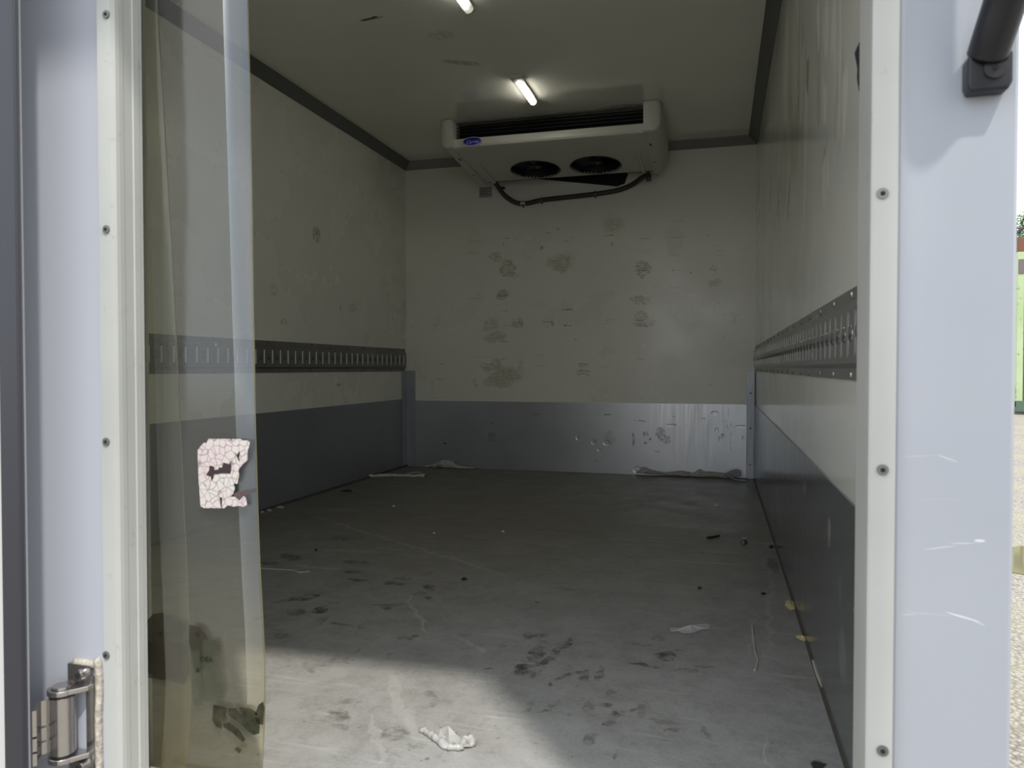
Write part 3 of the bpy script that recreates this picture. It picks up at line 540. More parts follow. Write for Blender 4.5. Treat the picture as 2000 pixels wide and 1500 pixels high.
def put_text(body, size, u, v, Y, m, parent, mirror=False, shear=0, name='lettering', tilt=0):
    me = text_mesh(body, size, shear=shear); p = at_y(u, v, Y)
    me.transform(Matrix.Translation(p) @ Matrix.Rotation(tilt, 4, 'Y') @ Matrix.Scale(-1 if mirror else 1, 4, (1, 0, 0)) @ Matrix.Rotation(math.pi / 2, 4, 'X'))
    if mirror: me.flip_normals()
    return link(name, me, m, parent)
put_text('AB0) 2', .0133, 280 + 210 / Q, 1150 + 388 / Q, YC - .0072, M['ink'], SB, True, tilt=.02)
put_text('2', .012, 280 + 330 / Q, 1150 + 318 / Q, YC - .0072, M['ink'], SB, True)
put_text('ABO', .0115, 280 + 525 / Q, 1150 + 592 / Q, YA - .0092, M['ink'], SA, True)
put_text('A', .011, 280 + 455 / Q, 1150 + 680 / Q, YA - .0092, M['ink'], SA, True)
put_text('O', .0105, 280 + 450 / Q, 1150 + 385 / Q, YA - .0092, M['ink'], SA, True)
# ---- ceiling lights
def lamp(y0, y1, x, label, lit):
    t = thing('ceiling_light', (x, (y0 + y1) / 2, FT), label, 'light', 'slim ceiling lights')
    autosmooth(MB().box((x - .030, y0 - .02, FT - .014), (x + .030, y0 + .045, FT), .004).build('end_cap', M['lampb'], t))
    bs = MB().box((x - .023, y0 + .03, FT - .010), (x + .023, y1, FT), .004).build('base', M['lampb'], t); autosmooth(bs)
    prof = [(x + .020 * math.cos(a), FT - .010 - .020 * math.sin(a)) for a in [math.pi * i / 10 for i in range(11)]]
    lens = bpy.data.materials.get('lamp_lens') or clear('lamp_lens', (.92, .92, .90), .35, (.8, .8, .76), .15)
    o = MB().prism(prof, y0 + .045, y1 - .03, 'y').build('lens', lens, t); autosmooth(o)
    MB().dome((x, y1 - .03, FT - .010), .020, .028, (0, 1, 0), 14).build('lens_end', M['lampb'], t, True)
    MB().box((x - .009, y0 + .06, FT - .020), (x + .009, y1 - .06, FT - .013), .002).build('led_strip', M['led'] if lit else emit('led_dim', (.95, .95, .9), 12.0), t)
lamp(3.37, 3.71, -.902, 'lit slim ceiling light in front of the cooling unit', True)
lamp(2.34, 2.70, -.902, 'slim ceiling light nearer the doorway, cut by the picture top', False)
# ---- cooling unit
UX0, UX1 = -1.392, -.372; YU = 3.88; YR = 4.46
un = thing('cooling_unit', (-.87, 4.2, FT), 'white ceiling cooling unit with two round fans on the bulkhead', 'cooling unit')
zl, zlb, zr = FT - .098, FT - .150, FT - .197
def uz(y): return zlb + (zr - zlb) * (y - YU) / (YR - YU) if y > YU else zlb
# front lip and rear back panel
autosmooth(MB().prism([(YU + .012, zl), (YU + .002, zl - .003), (YU, zl - .010), (YU - .002, zlb + .014), (YU + .004, zlb + .004), (YU + .016, zlb - .001), (YU + .05, uz(YU + .05)), (YU + .05, uz(YU + .05) + .006), (YU + .022, zlb + .008), (YU + .012, zl - .01)], UX0, UX1, 'x').build('front_lip', M['unit'], un))
MB().box((UX0, YR - .008, uz(YR)), (UX1, YR, FT)).box((UX0, YU + .10, FT - .016), (UX1, YR, FT)).build('inner_shell', M['unitd'], un)
# underside with two round openings
bm = bmesh.new(); FC = [(-1.037, 4.29), (-.683, 4.29)]; FR = .142; y0, y1 = YU + .05, YR
def V(x, y): return bm.verts.new((x, y, uz(y)))
def cell(cx, cy, xa, xb):
    ins, out = [], []
    K = 48
    for i in range(K):
        a = 2 * math.pi * i / K; dx, dy = math.cos(a), math.sin(a)
        ins.append(V(cx + FR * dx, cy + FR * dy))
        t = min(((xb - cx) / dx if dx > 1e-9 else 1e9), ((xa - cx) / dx if dx < -1e-9 else 1e9), ((y1 - cy) / dy if dy > 1e-9 else 1e9), ((y0 - cy) / dy if dy < -1e-9 else 1e9)); out.append(V(cx + t * dx, cy + t * dy))
    for i in range(K): bm.faces.new((ins[i], ins[(i + 1) % K], out[(i + 1) % K], out[i]))
    # corners
    for sx in (xa, xb):
        for sy in (y0, y1):
            c = V(sx, sy); near = sorted(out, key=lambda v: (v.co.x - sx) ** 2 + (v.co.y - sy) ** 2)
            ha = [v for v in near if abs(v.co.x - sx) < 1e-6][:1]; hb = [v for v in near if abs(v.co.y - sy) < 1e-6][:1]
            if ha and hb and ha[0] is not hb[0]: bm.faces.new((c, ha[0], hb[0]))
xm = -.86; cell(*FC[0], -1.22, xm); cell(*FC[1], xm, -.50)
for a, b in ((UX0, -1.22), (-.50, UX1)): bm.faces.new((V(a, y0), V(b, y0), V(b, y1), V(a, y1)))
bmesh.ops.remove_doubles(bm, verts=bm.verts, dist=1e-5); bmesh.ops.recalc_face_normals(bm, faces=bm.faces)
ex = bmesh.ops.extrude_face_region(bm, geom=bm.faces[:]); bmesh.ops.translate(bm, vec=(0, 0, .005), verts=[g for g in ex['geom'] if isinstance(g, bmesh.types.BMVert)]); bmesh.ops.recalc_face_normals(bm, faces=bm.faces)
me = bpy.data.meshes.new('bottom_panel'); bm.to_mesh(me); bm.free(); link('bottom_panel', me, M['unit'], un)
for x in (-1.335, -.425):
    autosmooth(MB().prism([(4.10, uz(4.10) + .001), (4.12, uz(4.12) - .010), (YR - .01, uz(YR) - .012), (YR, uz(YR) + .001)], x - .008, x + .008, 'x', .002).build('moulded_rib', M['unit'], un))
for i, (cx, cy) in enumerate(FC):
    f = thing('fan', (cx, cy, uz(cy)), None, None); f.parent = un; f.matrix_parent_inverse = Matrix.Translation(un.location).inverted()
    # shroud ring, hub and blades
    sh = MB(); K = 40
    for r0, z0_, r1, z1_ in ((FR, -.002, FR, .07), (FR + .006, -.006, FR, -.006)):
        a = [sh.bm.verts.new((cx + r0 * math.cos(2 * math.pi * k / K), cy + r0 * math.sin(2 * math.pi * k / K), uz(cy + r0 * math.sin(2 * math.pi * k / K)) + z0_)) for k in range(K)]
        b = [sh.bm.verts.new((cx + r1 * math.cos(2 * math.pi * k / K), cy + r1 * math.sin(2 * math.pi * k / K), uz(cy + r1 * math.sin(2 * math.pi * k / K)) + z1_)) for k in range(K)]
        for k in range(K): sh.bm.faces.new((a[k], a[(k + 1) % K], b[(k + 1) % K], b[k]))
    sh.build('shroud', M['unitd'], f)
    autosmooth(MB().cyl((cx, cy, uz(cy) + .030), .038, .035, 'z', 24, bev=.003).build('hub', M['fan'], f))
    for b_ in range(5):
        bm2 = bmesh.new(); rows = []
        for r in (.036, .07, .105, .135):
            rows.append([bm2.verts.new((cx + r * math.cos(a), cy + r * math.sin(a), uz(cy) + .03 + .028 * (q - .5))) for q, a in ((q, b_ * 2 * math.pi / 5 + (q - .5) * (.75) + .3 * i) for q in (0, .33, .66, 1))])
        for ra, rb in zip(rows, rows[1:]):
            for k in range(3): bm2.faces.new((ra[k], ra[k + 1], rb[k + 1], rb[k]))
        mm = bpy.data.meshes.new('blade'); bm2.to_mesh(mm); bm2.free(); link('blade', mm, M['fan'], f, True)
    MB().dome((cx + .01, cy + .01, uz(cy) + .012), .006, .004, (0, 0, -1)).build('hub_screw', M['rivet'], f, True)
# louvres in the black inlet
MB().box((UX0, YU + .09, FT - .10), (UX1, YU + .10, FT - .005)).build('coil_face', M['unitd'], un)
for i in range(5):
    z = zl + .012 + i * .019
    MB().box((UX0 + .004, YU + .022, z), (UX1 - .004, YU + .06, z + .0025), 0, Matrix.Rotation(.35, 3, 'X')).build('louvre', M['fan'], un)
# end caps
def cap(s):
    xi = UX0 if s < 0 else UX1; wd = .070 if s < 0 else .088
    # rings along y from front to back: (y, outer width, top z, bottom z)
    R = [(YU - .028, wd * .86, FT - .004, zlb - .002), (YU - .035, wd * .72, FT - .006, zlb + .012), (YU - .030, wd * .95, FT - .004, zlb + .004)]
    bm_ = bmesh.new(); L = []
    secs = [(YU - .036, .76), (YU - .028, .94), (YU + .0, 1), (YU + .06, 1.02), (4.1, 1.05), (4.25, 1.05), (4.40, 1.0), (YR + .01, .97)]
    for y, k in secs:
        zb_ = zlb - .003 + (zr - .012 - zlb) * max(0, (y - YU)) / (YR - YU); zb_ += .012 if y < YU - .03 else 0
        W = wd * k; tt = max(0, (y - YU)) / (YR - YU); wb = W * (1 - .35 * tt)
        pts = [(0, FT - .002), (W * .9, FT - .002), (W, FT - .014), (W, zb_ + .062 * (1 - 0) + .03 * tt), (W * .98, zb_ + .035 + .03 * tt), (wb * .80, zb_ + .006), (wb * .68, zb_), (0, zb_)]
        L.append([bm_.verts.new((xi + s * a, y, b)) for a, b in pts])
    for a, b in zip(L, L[1:]):
        for k in range(8): bm_.faces.new((a[k], a[(k + 1) % 8], b[(k + 1) % 8], b[k]))
    bm_.faces.new(L[0]); bm_.faces.new(L[-1][::-1]); bmesh.ops.recalc_face_normals(bm_, faces=bm_.faces)
    bmesh.ops.bevel(bm_, geom=[e for e in bm_.edges if len(e.link_faces) == 2 and e.calc_face_angle(0) > .5], offset=.005, segments=2, affect='EDGES', clamp_overlap=True)
    me_ = bpy.data.meshes.new('end_cap'); bm_.to_mesh(me_); bm_.free(); o = link('end_cap', me_, M['unit'], un); autosmooth(o)
    for y in (4.02, 4.035, 4.28):
        z = zlb - .003 + (zr - .012 - zlb) * (y - YU) / (YR - YU)
        MB().cyl((xi + s * .022, y, z - .001), .0045, .004, 'z', 10).build('cap_screw', M['blackpl'], o)
cap(-1); cap(1)
bd = thing('badge', at_y(922, 276, YU - .012), None, None); bd.parent = un; bd.matrix_parent_inverse = Matrix.Translation(un.location).inverted()
def oval(rx, rz, y0_, y1_, name, m):
    c = at_y(922.5, 276, YU - .008); pts = [(c.x + rx * math.cos(a), c.z + rz * math.sin(a)) for a in [2 * math.pi * i / 40 for i in range(40)]]
    return MB().prism(pts, y0_, y1_, 'y').build(name, m, bd)
oval(.0545, .0235, YU - .010, YU - .001, 'badge_rim', M['rim']); oval(.0500, .0200, YU - .0115, YU - .010, 'badge_face', M['blue'])
put_text('Carrier', .026, 923, 277, YU - .0124, M['rim'], bd, False, .35)
# black wedge put in for the shadowed opening behind the unit, hose, label on the bulkhead
wg = MB(); W = [at_y(u, v, 4.585) for u, v in [(1030, 347), (1205, 363), (1220, 357), (1222, 350), (1226, 340), (1215, 334)]]
wg.prism([(p.x, p.z) for p in W], 4.57, 4.6, 'y'); tag(wg.build('shade_wedge', M['shade']), 'black wedge standing in for the shadowed opening under the cooling unit by the drain hose', 'foam pad')
hs = thing('drain_hose', at_y(1100, 390, 4.58), 'brown drain hose sagging below the cooling unit on the bulkhead', 'hose')
HP = [(968, 357), (975, 368), (985, 381), (998, 391), (1012, 397), (1030, 397), (1058, 391), (1100, 386), (1163, 379), (1205, 372), (1232, 362), (1250, 350), (1267, 340)]
HY = [4.47, 4.53, 4.572, 4.584, 4.584, 4.584, 4.584, 4.584, 4.584, 4.584, 4.575, 4.53, 4.47]
MB().tube([at_y(u, v, y) for (u, v), y in zip(HP, HY)], .0145, 14, 6).build('tube', M['hose'], hs, True)
for u, v in ((1058, 391), (1163, 379)): autosmooth(MB().cyl(at_y(u, v, 4.583), .0175, .012, 'x', 18).box(at_y(u, v + 4, 4.575) - Vector((.004, .01, .01)), at_y(u, v + 5, 4.575) + Vector((.004, .01, .0)), .001).build('cable_tie', M['tie'], hs))
autosmooth(MB().cyl(at_y(1022, 397, 4.583), .017, .030, 'x', 18, bev=.002).build('fitting', M['brass'], hs))
autosmooth(MB().cyl(at_y(1022, 402, 4.575), .006, .02, 'z', 10).build('drip_nipple', M['hose'], hs))
autosmooth(MB().box(at_y(980, 362, 4.47) - Vector((.012, .01, .01)), at_y(980, 372, 4.47) + Vector((.02, .01, .006)), .003).build('bracket', M['blackpl'], hs))
autosmooth(MB().box(at_y(1266, 352, 4.47) - Vector((.010, .01, .006)), at_y(1268, 342, 4.47) + Vector((.012, .01, .006)), .003).build('bracket', M['blackpl'], hs))
lb = thing('wall_label', at_y(948, 375, 4.598), 'small grey printed label on the bulkhead left of the hose', 'label')
a, b = at_y(936, 366, 4.598), at_y(961, 385, 4.598)
MB().box((a.x, 4.597, b.z), (b.x, 4.6, a.z)).build('label_film', M['greyst'], lb)
for i in range(5):
    z = a.z - .008 - i * .010; MB().box((a.x + .006, 4.5963, z), (b.x - .006 - (i % 2) * .02, 4.597, z - .003)).build('printed_line', M['ink'], lb)
# ---- cargo tracks
def dup(o, parent=None):
    c = o.copy(); COL.objects.link(c); c.parent = parent or o.parent; return c
def track(side, X, label, m, zc):
    s = 1 if side == 'left' else -1                       # s: direction into the room
    t = thing('cargo_track', (X, 2.9, zc), label, 'cargo track')
    mb = MB(); ys, ye = 1.05, 4.575; hf = .0735; d1, d2 = .003, .012
    bx = lambda a, b, z0_, z1_, dd, d0=0: mb.box((X + s * d0, a, zc + z0_), (X + s * dd, b, zc + z1_))
    bx(ys, ye, -hf, -hf + .019, d1); bx(ys, ye, hf - .019, hf, d1)             # flanges
    for sg in (-1, 1):                                                            # sloping shoulders
        mb.prism([(X, zc + sg * (hf - .019)), (X + s * d1, zc + sg * (hf - .019)), (X + s * d2, zc + sg * (hf - .027)), (X, zc + sg * (hf - .027))], ys, ye, 'y')
    pitch = .065; n_ = int((ye - ys) / pitch); sw, shh = .0175, .0365; top = hf - .027
    bx(ys, ye, -top, -shh, d2); bx(ys, ye, shh, top, d2)
    y_off = 2.912 - pitch * int((2.912 - ys) / pitch)
    ce = [y_off + pitch * i for i in range(n_ + 1) if y_off + pitch * i < ye - .01]
    prev = ys
    for c in ce: bx(prev, c - sw / 2, -shh, shh, d2); prev = c + sw / 2
    bx(prev, ye, -shh, shh, d2)
    mb.build('track_rail', m, t)
    MB().box((X, ys, zc - shh), (X + s * .001, ye, zc + shh)).build('slot_backing', M['hole'], t)
    lipm = MB().box((-.0012, -.0032, -.0325), (.0070, .0032, .0325), .001).mesh('slot_lip'); lipm.materials.append(M['lip'])
    dm = MB().dome((0, 0, -.0), .0140, .0050, (1, 0, 0), 16).mesh('dimple'); dm.materials.append(M['dimple_' + side])
    for p in dm.polygons: p.use_smooth = True
    rv = MB().dome((0, 0, 0), .0072, .0042, (1, 0, 0), 10).mesh('rivet'); rv.materials.append(M['rivet'] if side == 'right' else M['rivetd'])
    for p in rv.polygons: p.use_smooth = True
    for c in ce:
        o = link('slot_lip', lipm, None, t); o.location = (X + s * .004, c + (.002 if s > 0 else -.002), zc); o.matrix_parent_inverse = Matrix.Translation(t.location).inverted(); o.scale = (s, 1, 1)
        if c + pitch / 2 < ye - .01:
            o = link('dimple', dm, None, t); o.location = (X + s * d2, c + pitch / 2, zc); o.scale = (s, 1, 1)
    y = 3.022 - .19 * 9
    while y < ye - .02:
        if y > ys:
            for sg in (-1, 1):
                o = link('rivet', rv, None, t); o.location = (X + s * d1, y, zc + sg * (hf - .009)); o.scale = (s, 1, 1)
        y += .19
    return t
TZ = FZ + .647 + .052
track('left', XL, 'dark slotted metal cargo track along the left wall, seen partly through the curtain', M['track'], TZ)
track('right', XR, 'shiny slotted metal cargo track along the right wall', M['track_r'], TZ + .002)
# ---- corner guards with rivets
def guard(x0, x1, xs, label, v0):
    zt_ = at_y((x0 + x1) / 2, v0, YB).z; a = at_y(x0, 800, YB).x; b = at_y(x1, 800, YB).x
    t = thing('corner_guard', ((a + b) / 2, YB, FZ), label, 'corner guard', None)
    if xs < 0: a = XL + .004
    else: b = XR - .004
    mb = MB().box((a, YB - .008, FZ + .001), (b, YB - .004, zt_), .0008)
    if xs < 0: mb.box((XL + .0041, YB - .075, FZ + .011), (XL + .007, YB - .004, zt_), .0006)
    else: mb.box((XR - .007, YB - .040, FZ + .012), (XR - .0041, YB - .004, zt_), .0006)
    mb.build('guard_sheet', M['post'], t)
    for f in (.20, .53, .87):
        z = zt_ - (zt_ - FZ) * f; x = (b - .022) if xs < 0 else (a + .022)
        MB().dome((x, YB - .008, z), .0055, .003, (0, -1, 0)).build('rivet', M['rivetd'] if f < .8 else M['rivet'], t, True)
guard(797, 812, -1, 'grey metal corner guard in the far left corner of the body', 724)
guard(1458, 1476, 1, 'grey metal corner guard in the far right corner of the body', 726)
# rivets on the rear cove
for x in (at_y(1441, 279, YB).x,): MB().dome((x, YB - .02, FT - .028), .004, .002, (0, -1, -1)).build('rivet', M['rivetd'], t3)
# ---- grab handle on the right pillar
gx, gz = at_y(1937, 132, YF - .02).x, at_y(1937, 132, YF - .02).z
gh = thing('grab_handle', (gx, YF, gz), 'black bent grab handle screwed to the silver right pillar', 'handle')
def foot(z, s):
    pts = [(gx - .023, z - s * .016), (gx - .020, z - s * .024), (gx + .016, z - s * .024), (gx + .020, z - s * .016), (gx + .020, z + s * .014), (gx + .015, z + s * .024), (gx - .012, z + s * .024), (gx - .023, z + s * .012)]
    if s < 0: pts = pts[::-1]
    autosmooth(MB().prism(pts, YF - .022, YF, 'y', .003).build('foot', M['blackpl'], gh))
    q = autosmooth(MB().cyl((gx + .002, YF - .0232, z - s * .002), .0105, .003, 'y', 24).build('screw', mat('screw_face', (.05, .045, .05), .3, .5), gh)); MB().cyl((gx + .002, YF - .0252, z - s * .002), .003, .001, 'y', 6).build('recess', M['hole'], q)
foot(gz, 1); foot(gz + .40, -1)
hp = [(gx - .002, YF - .014, gz + .016), (gx - .0, YF - .030, gz + .034), (gx + .004, YF - .048, gz + .060), (gx + .007, YF - .070, gz + .088), (gx + .008, YF - .080, gz + .12), (gx + .008, YF - .082, gz + .20), (gx + .008, YF - .080, gz + .28), (gx + .007, YF - .070, gz + .312), (gx + .004, YF - .048, gz + .340), (gx, YF - .030, gz + .366), (gx - .002, YF - .014, gz + .384)]
o = MB().tube(hp, .0205, 16, 6).build('grip', M['blackpl'], gh, True)
# black rubber buffer on the inside of the right wall near the doorway
rb = MB(); q = [at_y(u, v, 1.06) for u, v in [(1690, 76), (1682, 80), (1672, 95), (1678, 125), (1677, 145), (1681, 172), (1690, 180)]]
rb.prism([(min(p.x, XR), p.z) for p in q[1:-1]] + [(XR, q[-1].z), (XR, q[0].z)], 1.045, 1.075, 'y', .002)
tag(autosmooth(rb.build('rubber_buffer', M['rubber'])), 'black rubber buffer on the right wall just behind the cream jamb', 'buffer')
# ---- loose things on the load floor
def crumple(name, pts_bottom, pts_top, Yf, m, label, cat, group=None, nn=40, depth=.03, amp=.012, seed=1, kind='wall'):
    """crumpled film: a wavy shell between a lower and an upper outline, given in measured points"""
    def interp(P, t):
        k = t * (len(P) - 1); i = min(int(k), len(P) - 2); f = k - i; return P[i].lerp(P[i + 1], f)
    bm_ = bmesh.new(); G = []; R_ = 9
    for i in range(nn + 1):
        a = interp(pts_bottom, i / nn); b = interp(pts_top, i / nn); row = []
        for j in range(R_):
            f = j / (R_ - 1); p = a.lerp(b, f); nv = noise.noise_vector(p * 38 + Vector((seed * 3.1, seed, j * .35)))
            p = p + Vector((nv.x * amp * .5, nv.y * amp - depth * math.sin(math.pi * f) * .6, nv.z * amp * .5 * (1 if j else 0)))
            p.z = max(p.z, FZ + .0015); p.y = min(p.y, YB - .010); row.append(bm_.verts.new(p))
        G.append(row)
    for i in range(nn):
        for j in range(R_ - 1): bm_.faces.new((G[i][j], G[i + 1][j], G[i + 1][j + 1], G[i][j + 1]))
    ex = bmesh.ops.extrude_face_region(bm_, geom=bm_.faces[:]); bmesh.ops.translate(bm_, vec=(0, .0015, .0008), verts=[g for g in ex['geom'] if isinstance(g, bmesh.types.BMVert)])
    bmesh.ops.recalc_face_normals(bm_, faces=bm_.faces); me_ = bpy.data.meshes.new(name); bm_.to_mesh(me_); bm_.free()
    return tag(link(name, me_, m, None, False), label, cat, group)
wl = lambda L, s, x0, y0, Y: [at_y(x0 + a / s, y0 + b / s, Y) for a, b in L]
crumple('film_scrap', wl([(285, 425), (600, 450), (900, 470), (1200, 485), (1450, 480), (1720, 540)], 6.667, 1200, 860, 4.575), wl([(285, 420), (375, 350), (500, 395), (640, 425), (760, 405), (900, 400), (1040, 425), (1120, 375), (1180, 410), (1330, 415), (1440, 430), (1720, 535)], 6.667, 1200, 860, 4.58), 4.58, M['filmd'], 'long grey plastic film scrap crumpled against the right half of the bulkhead foot', 'film')
crumple('film_flap', wl([(1430, 470), (1520, 470), (1650, 475)], 6.667, 1200, 860, 4.54), wl([(1430, 440), (1575, 382), (1652, 400)], 6.667, 1200, 860, 4.55), 4.55, M['filml'], 'lilac grey film flap standing up near the right corner guard', 'film', None, 14, .01, .006, 4)
crumple('film_scrap', wl([(945, 215), (1100, 215), (1250, 240), (1400, 252), (1580, 235)], 6.667, 690, 880, 4.57), wl([(945, 190), (1080, 170), (1150, 130), (1300, 135), (1340, 190), (1480, 210), (1580, 220)], 6.667, 690, 880, 4.58), 4.58, M['film'], 'small white plastic film scrap at the bulkhead foot beside the left corner guard', 'film', None, 30, .03, .014, 7)
fl = lambda L, s, x0, y0, dz=0: [at_z(x0 + a / s, y0 + b / s, FZ + dz) for a, b in L]
def rope(name, L, s, x0, y0, r, m, label, cat, seed=0, flat=.6):
    P = [p + Vector((0, 0, r * flat)) for p in fl(L, s, x0, y0)]; o = lumpy_tube(P, r, name, m, None, .8, seed, 7); 
    for v in o.data.vertices: v.co += noise.noise_vector(v.co * 60 + Vector((seed, 0, 0))) * r * .7; v.co.z = max(v.co.z, FZ + .0008)
    return tag(o, label, cat)
rope('film_twist', [(110, 355), (300, 345), (500, 340), (700, 345), (930, 350)], 6.667, 690, 880, .011, M['film'], 'twisted white film strip lying near the far left corner', 'film', 2)
rope('film_twist', [(700, 320), (820, 300), (930, 325)], 6.667, 690, 880, .007, M['filmd'], 'short frayed film end above the twisted white strip', 'film', 5)
rope('film_twist', [(1500, 490), (1580, 520), (1730, 540)], 6.667, 1200, 860, .006, M['filmd'], 'thin film shred at the foot of the right corner guard', 'film', 9)
def scrap(name, L, s, x0, y0, m, label, cat, hgt=.006, group=None, seed=0, thick=.0012):
    P = fl(L, s, x0, y0); c = sum(P, Vector()) / len(P); bm_ = bmesh.new()
    rings = [[bm_.verts.new(c.lerp(p, f) + Vector((0, 0, .0012 + hgt * (.5 + .5 * noise.noise(p * 90 + Vector((f * 5 + seed, 0, 0)))) * (1.1 - f * .8)))) for p in P] for f in (.33, .66, 1)]
    cv = bm_.verts.new(c + Vector((0, 0, .001 + hgt))); k = len(P)
    for i in range(k):
        bm_.faces.new((cv, rings[0][i], rings[0][(i + 1) % k]))
        for a_, b_ in zip(rings, rings[1:]): bm_.faces.new((a_[i], b_[i], b_[(i + 1) % k], a_[(i + 1) % k]))
    ex = bmesh.ops.extrude_face_region(bm_, geom=bm_.faces[:]); bmesh.ops.translate(bm_, vec=(0, 0, -thick), verts=[g for g in ex['geom'] if isinstance(g, bmesh.types.BMVert)])
    bmesh.ops.recalc_face_normals(bm_, faces=bm_.faces); me_ = bpy.data.meshes.new(name); bm_.to_mesh(me_); bm_.free(); return tag(link(name, me_, m), label, cat, group)
# film tuft in the sunlit foreground
scrap('torn_film', [(825, 1320), (835, 1270), (850, 1310), (875, 1290), (890, 1330), (930, 1350), (985, 1330), (940, 1365), (975, 1385), (1010, 1370), (1050, 1375), (1030, 1395), (1060, 1405), (1000, 1412), (950, 1415), (910, 1395), (870, 1370)], 2.5, 500, 900, mat('white_film', (.40, .39, .375), .35), 'torn white film tuft in the sunlit floor patch', 'film', .022, seed=3)
rope('film_twist', [(815, 1322), (860, 1355), (910, 1390), (960, 1412), (1000, 1410), (1012, 1385), (1040, 1375), (1055, 1400)], 2.5, 500, 900, .007, mat('white_film_twist', (.44, .43, .41), .35), 'knotted white film edge across the torn sunlit tuft', 'film', 11)
scrap('torn_film', [(820, 822), (870, 818), (900, 808), (940, 806), (1000, 802), (1018, 805), (1012, 822), (975, 828), (935, 842), (885, 846), (860, 836), (828, 838)], 2.5, 980, 900, mat('grey_film', (.42, .42, .41), .35), 'flat greyish film scrap on the shaded floor right of centre', 'film', .010, seed=8)
# dry leaves by the right wall
def dleaf(L, label, seed):
    o = scrap('dry_leaf', L, 2.5, 980, 900, M['leaf'], label, 'leaf', .007, 'dry leaves by the right wall', seed); c = sum(fl(L, 2.5, 980, 900), Vector()) / len(L)
    MB().tube([c + Vector((0, -.012, .010)), c + Vector((0, 0, .0105)), c + Vector((.001, .014, .009))], .0010, 6, 3).build('vein', M['chip'], o); return o
dleaf([(1383, 705), (1388, 686), (1405, 684), (1425, 692), (1434, 712), (1430, 728), (1412, 732), (1395, 722)], 'yellow oval dry leaf by the right wall, the farther one', 2)
dleaf([(1436, 862), (1452, 852), (1478, 858), (1500, 866), (1498, 880), (1475, 882), (1456, 874)], 'narrow yellow dry leaf by the right wall, the nearer one', 6)
# bolt, stick, chips
bp = at_z(980 + 1183 / 2.5, 900 + 400 / 2.5, FZ); bt = thing('loose_bolt', bp, 'small loose metal bolt on the floor near the right wall', 'bolt')
autosmooth(MB().cyl(bp + Vector((0, 0, .012)), .011, .009, 'z', 6, bev=.0008).build('bolt_head', M['rivet'], bt)); autosmooth(MB().cyl(bp + Vector((-.004, -.020, .009)), .0055, .034, 'y', 12).build('shank', M['rivetd'], bt)); autosmooth(MB().cyl(bp + Vector((0, 0, .004)), .013, .006, 'z', 20).build('washer', M['rivetd'], bt))
a, b = at_z(1381, 1050, FZ + .004), at_z(1405, 1046, FZ + .004)
tag(MB().tube([a, a.lerp(b, .4) + Vector((0, -.006, 0)), b], lambda t: .0045 - .002 * abs(t - .5), 8, 5).build('black_stick', M['chip'], None, True), 'thin black stick on the dark floor left of the bolt', 'stick')
def chips(L, label, m=None, cat='debris', name='floor_chip', h=.007): return [scrap(name, q, 1, 0, 0, m or M['chip'], l, cat, h, seed=i) for i, (q, l) in enumerate(zip(L, label))]
def blob(u, v, a, b, k=7, rot=0): return [(u + a * math.cos(t + rot) * (1 + .25 * math.sin(3 * t + u)), v + b * math.sin(t + rot) * (1 + .25 * math.cos(2 * t + v))) for t in [2 * math.pi * i / k for i in range(k)]]
chips([blob(906, 1132, 6, 2.4), blob(678, 959, 12, 2.2), blob(1507, 1068, 5, 2.5), blob(1366, 1149, 4, 1.6), blob(1491, 1160, 5, 1.6), blob(617, 1075, 3, 1.6)],
      ['black chip on the mid floor left of centre', 'long black chip near the left wall foot', 'black chip by the right wall above the wet spot', 'small black chip on the floor right of centre', 'small black chip beside the right wall, nearest of them', 'tiny black chip on the floor near the curtain edge'])
wm = mat('white_flake', (.62, .61, .58), .6)
chips([blob(547, 991, 8, 2.6), blob(526, 997, 6, 2.2), blob(512, 1001, 5, 2), blob(768, 989, 4, 1.6), blob(982, 1039, 3, 1.6), blob(1400, 988, 5, 2.4), blob(848, 1042, 3, 1.4)],
      ['large white flake along the left wall foot', 'middle white flake along the left wall foot', 'white flake at the left wall foot nearest the curtain', 'white flake on the dark floor left of centre', 'white flake on the centre floor', 'white flake on the dark floor near the right wall', 'tiny white flake on the mid left floor'], wm, 'flake', 'paint_flake', .008)
threads = [([(507, 1110), (545, 1112), (574, 1114), (585, 1118), (605, 1116)], .0022, 'pale thread stretched across the floor by the curtain'), ([(1588, 1290), (1597, 1320), (1606, 1340), (1618, 1362), (1632, 1400), (1645, 1432)], .0030, 'pale fibre along the right wall foot in the foreground'), ([(1469, 1220), (1474, 1270), (1480, 1290), (1474, 1310)], .0018, 'thin curved thread on the floor near the right wall')]
for i, (L, r, lab) in enumerate(threads):
    tag(lumpy_tube([at_z(u, v, FZ + r) for u, v in L], r, 'thread', mat('thread_fibre', (.5, .47, .42), .6), None, .6, i), lab, 'thread')
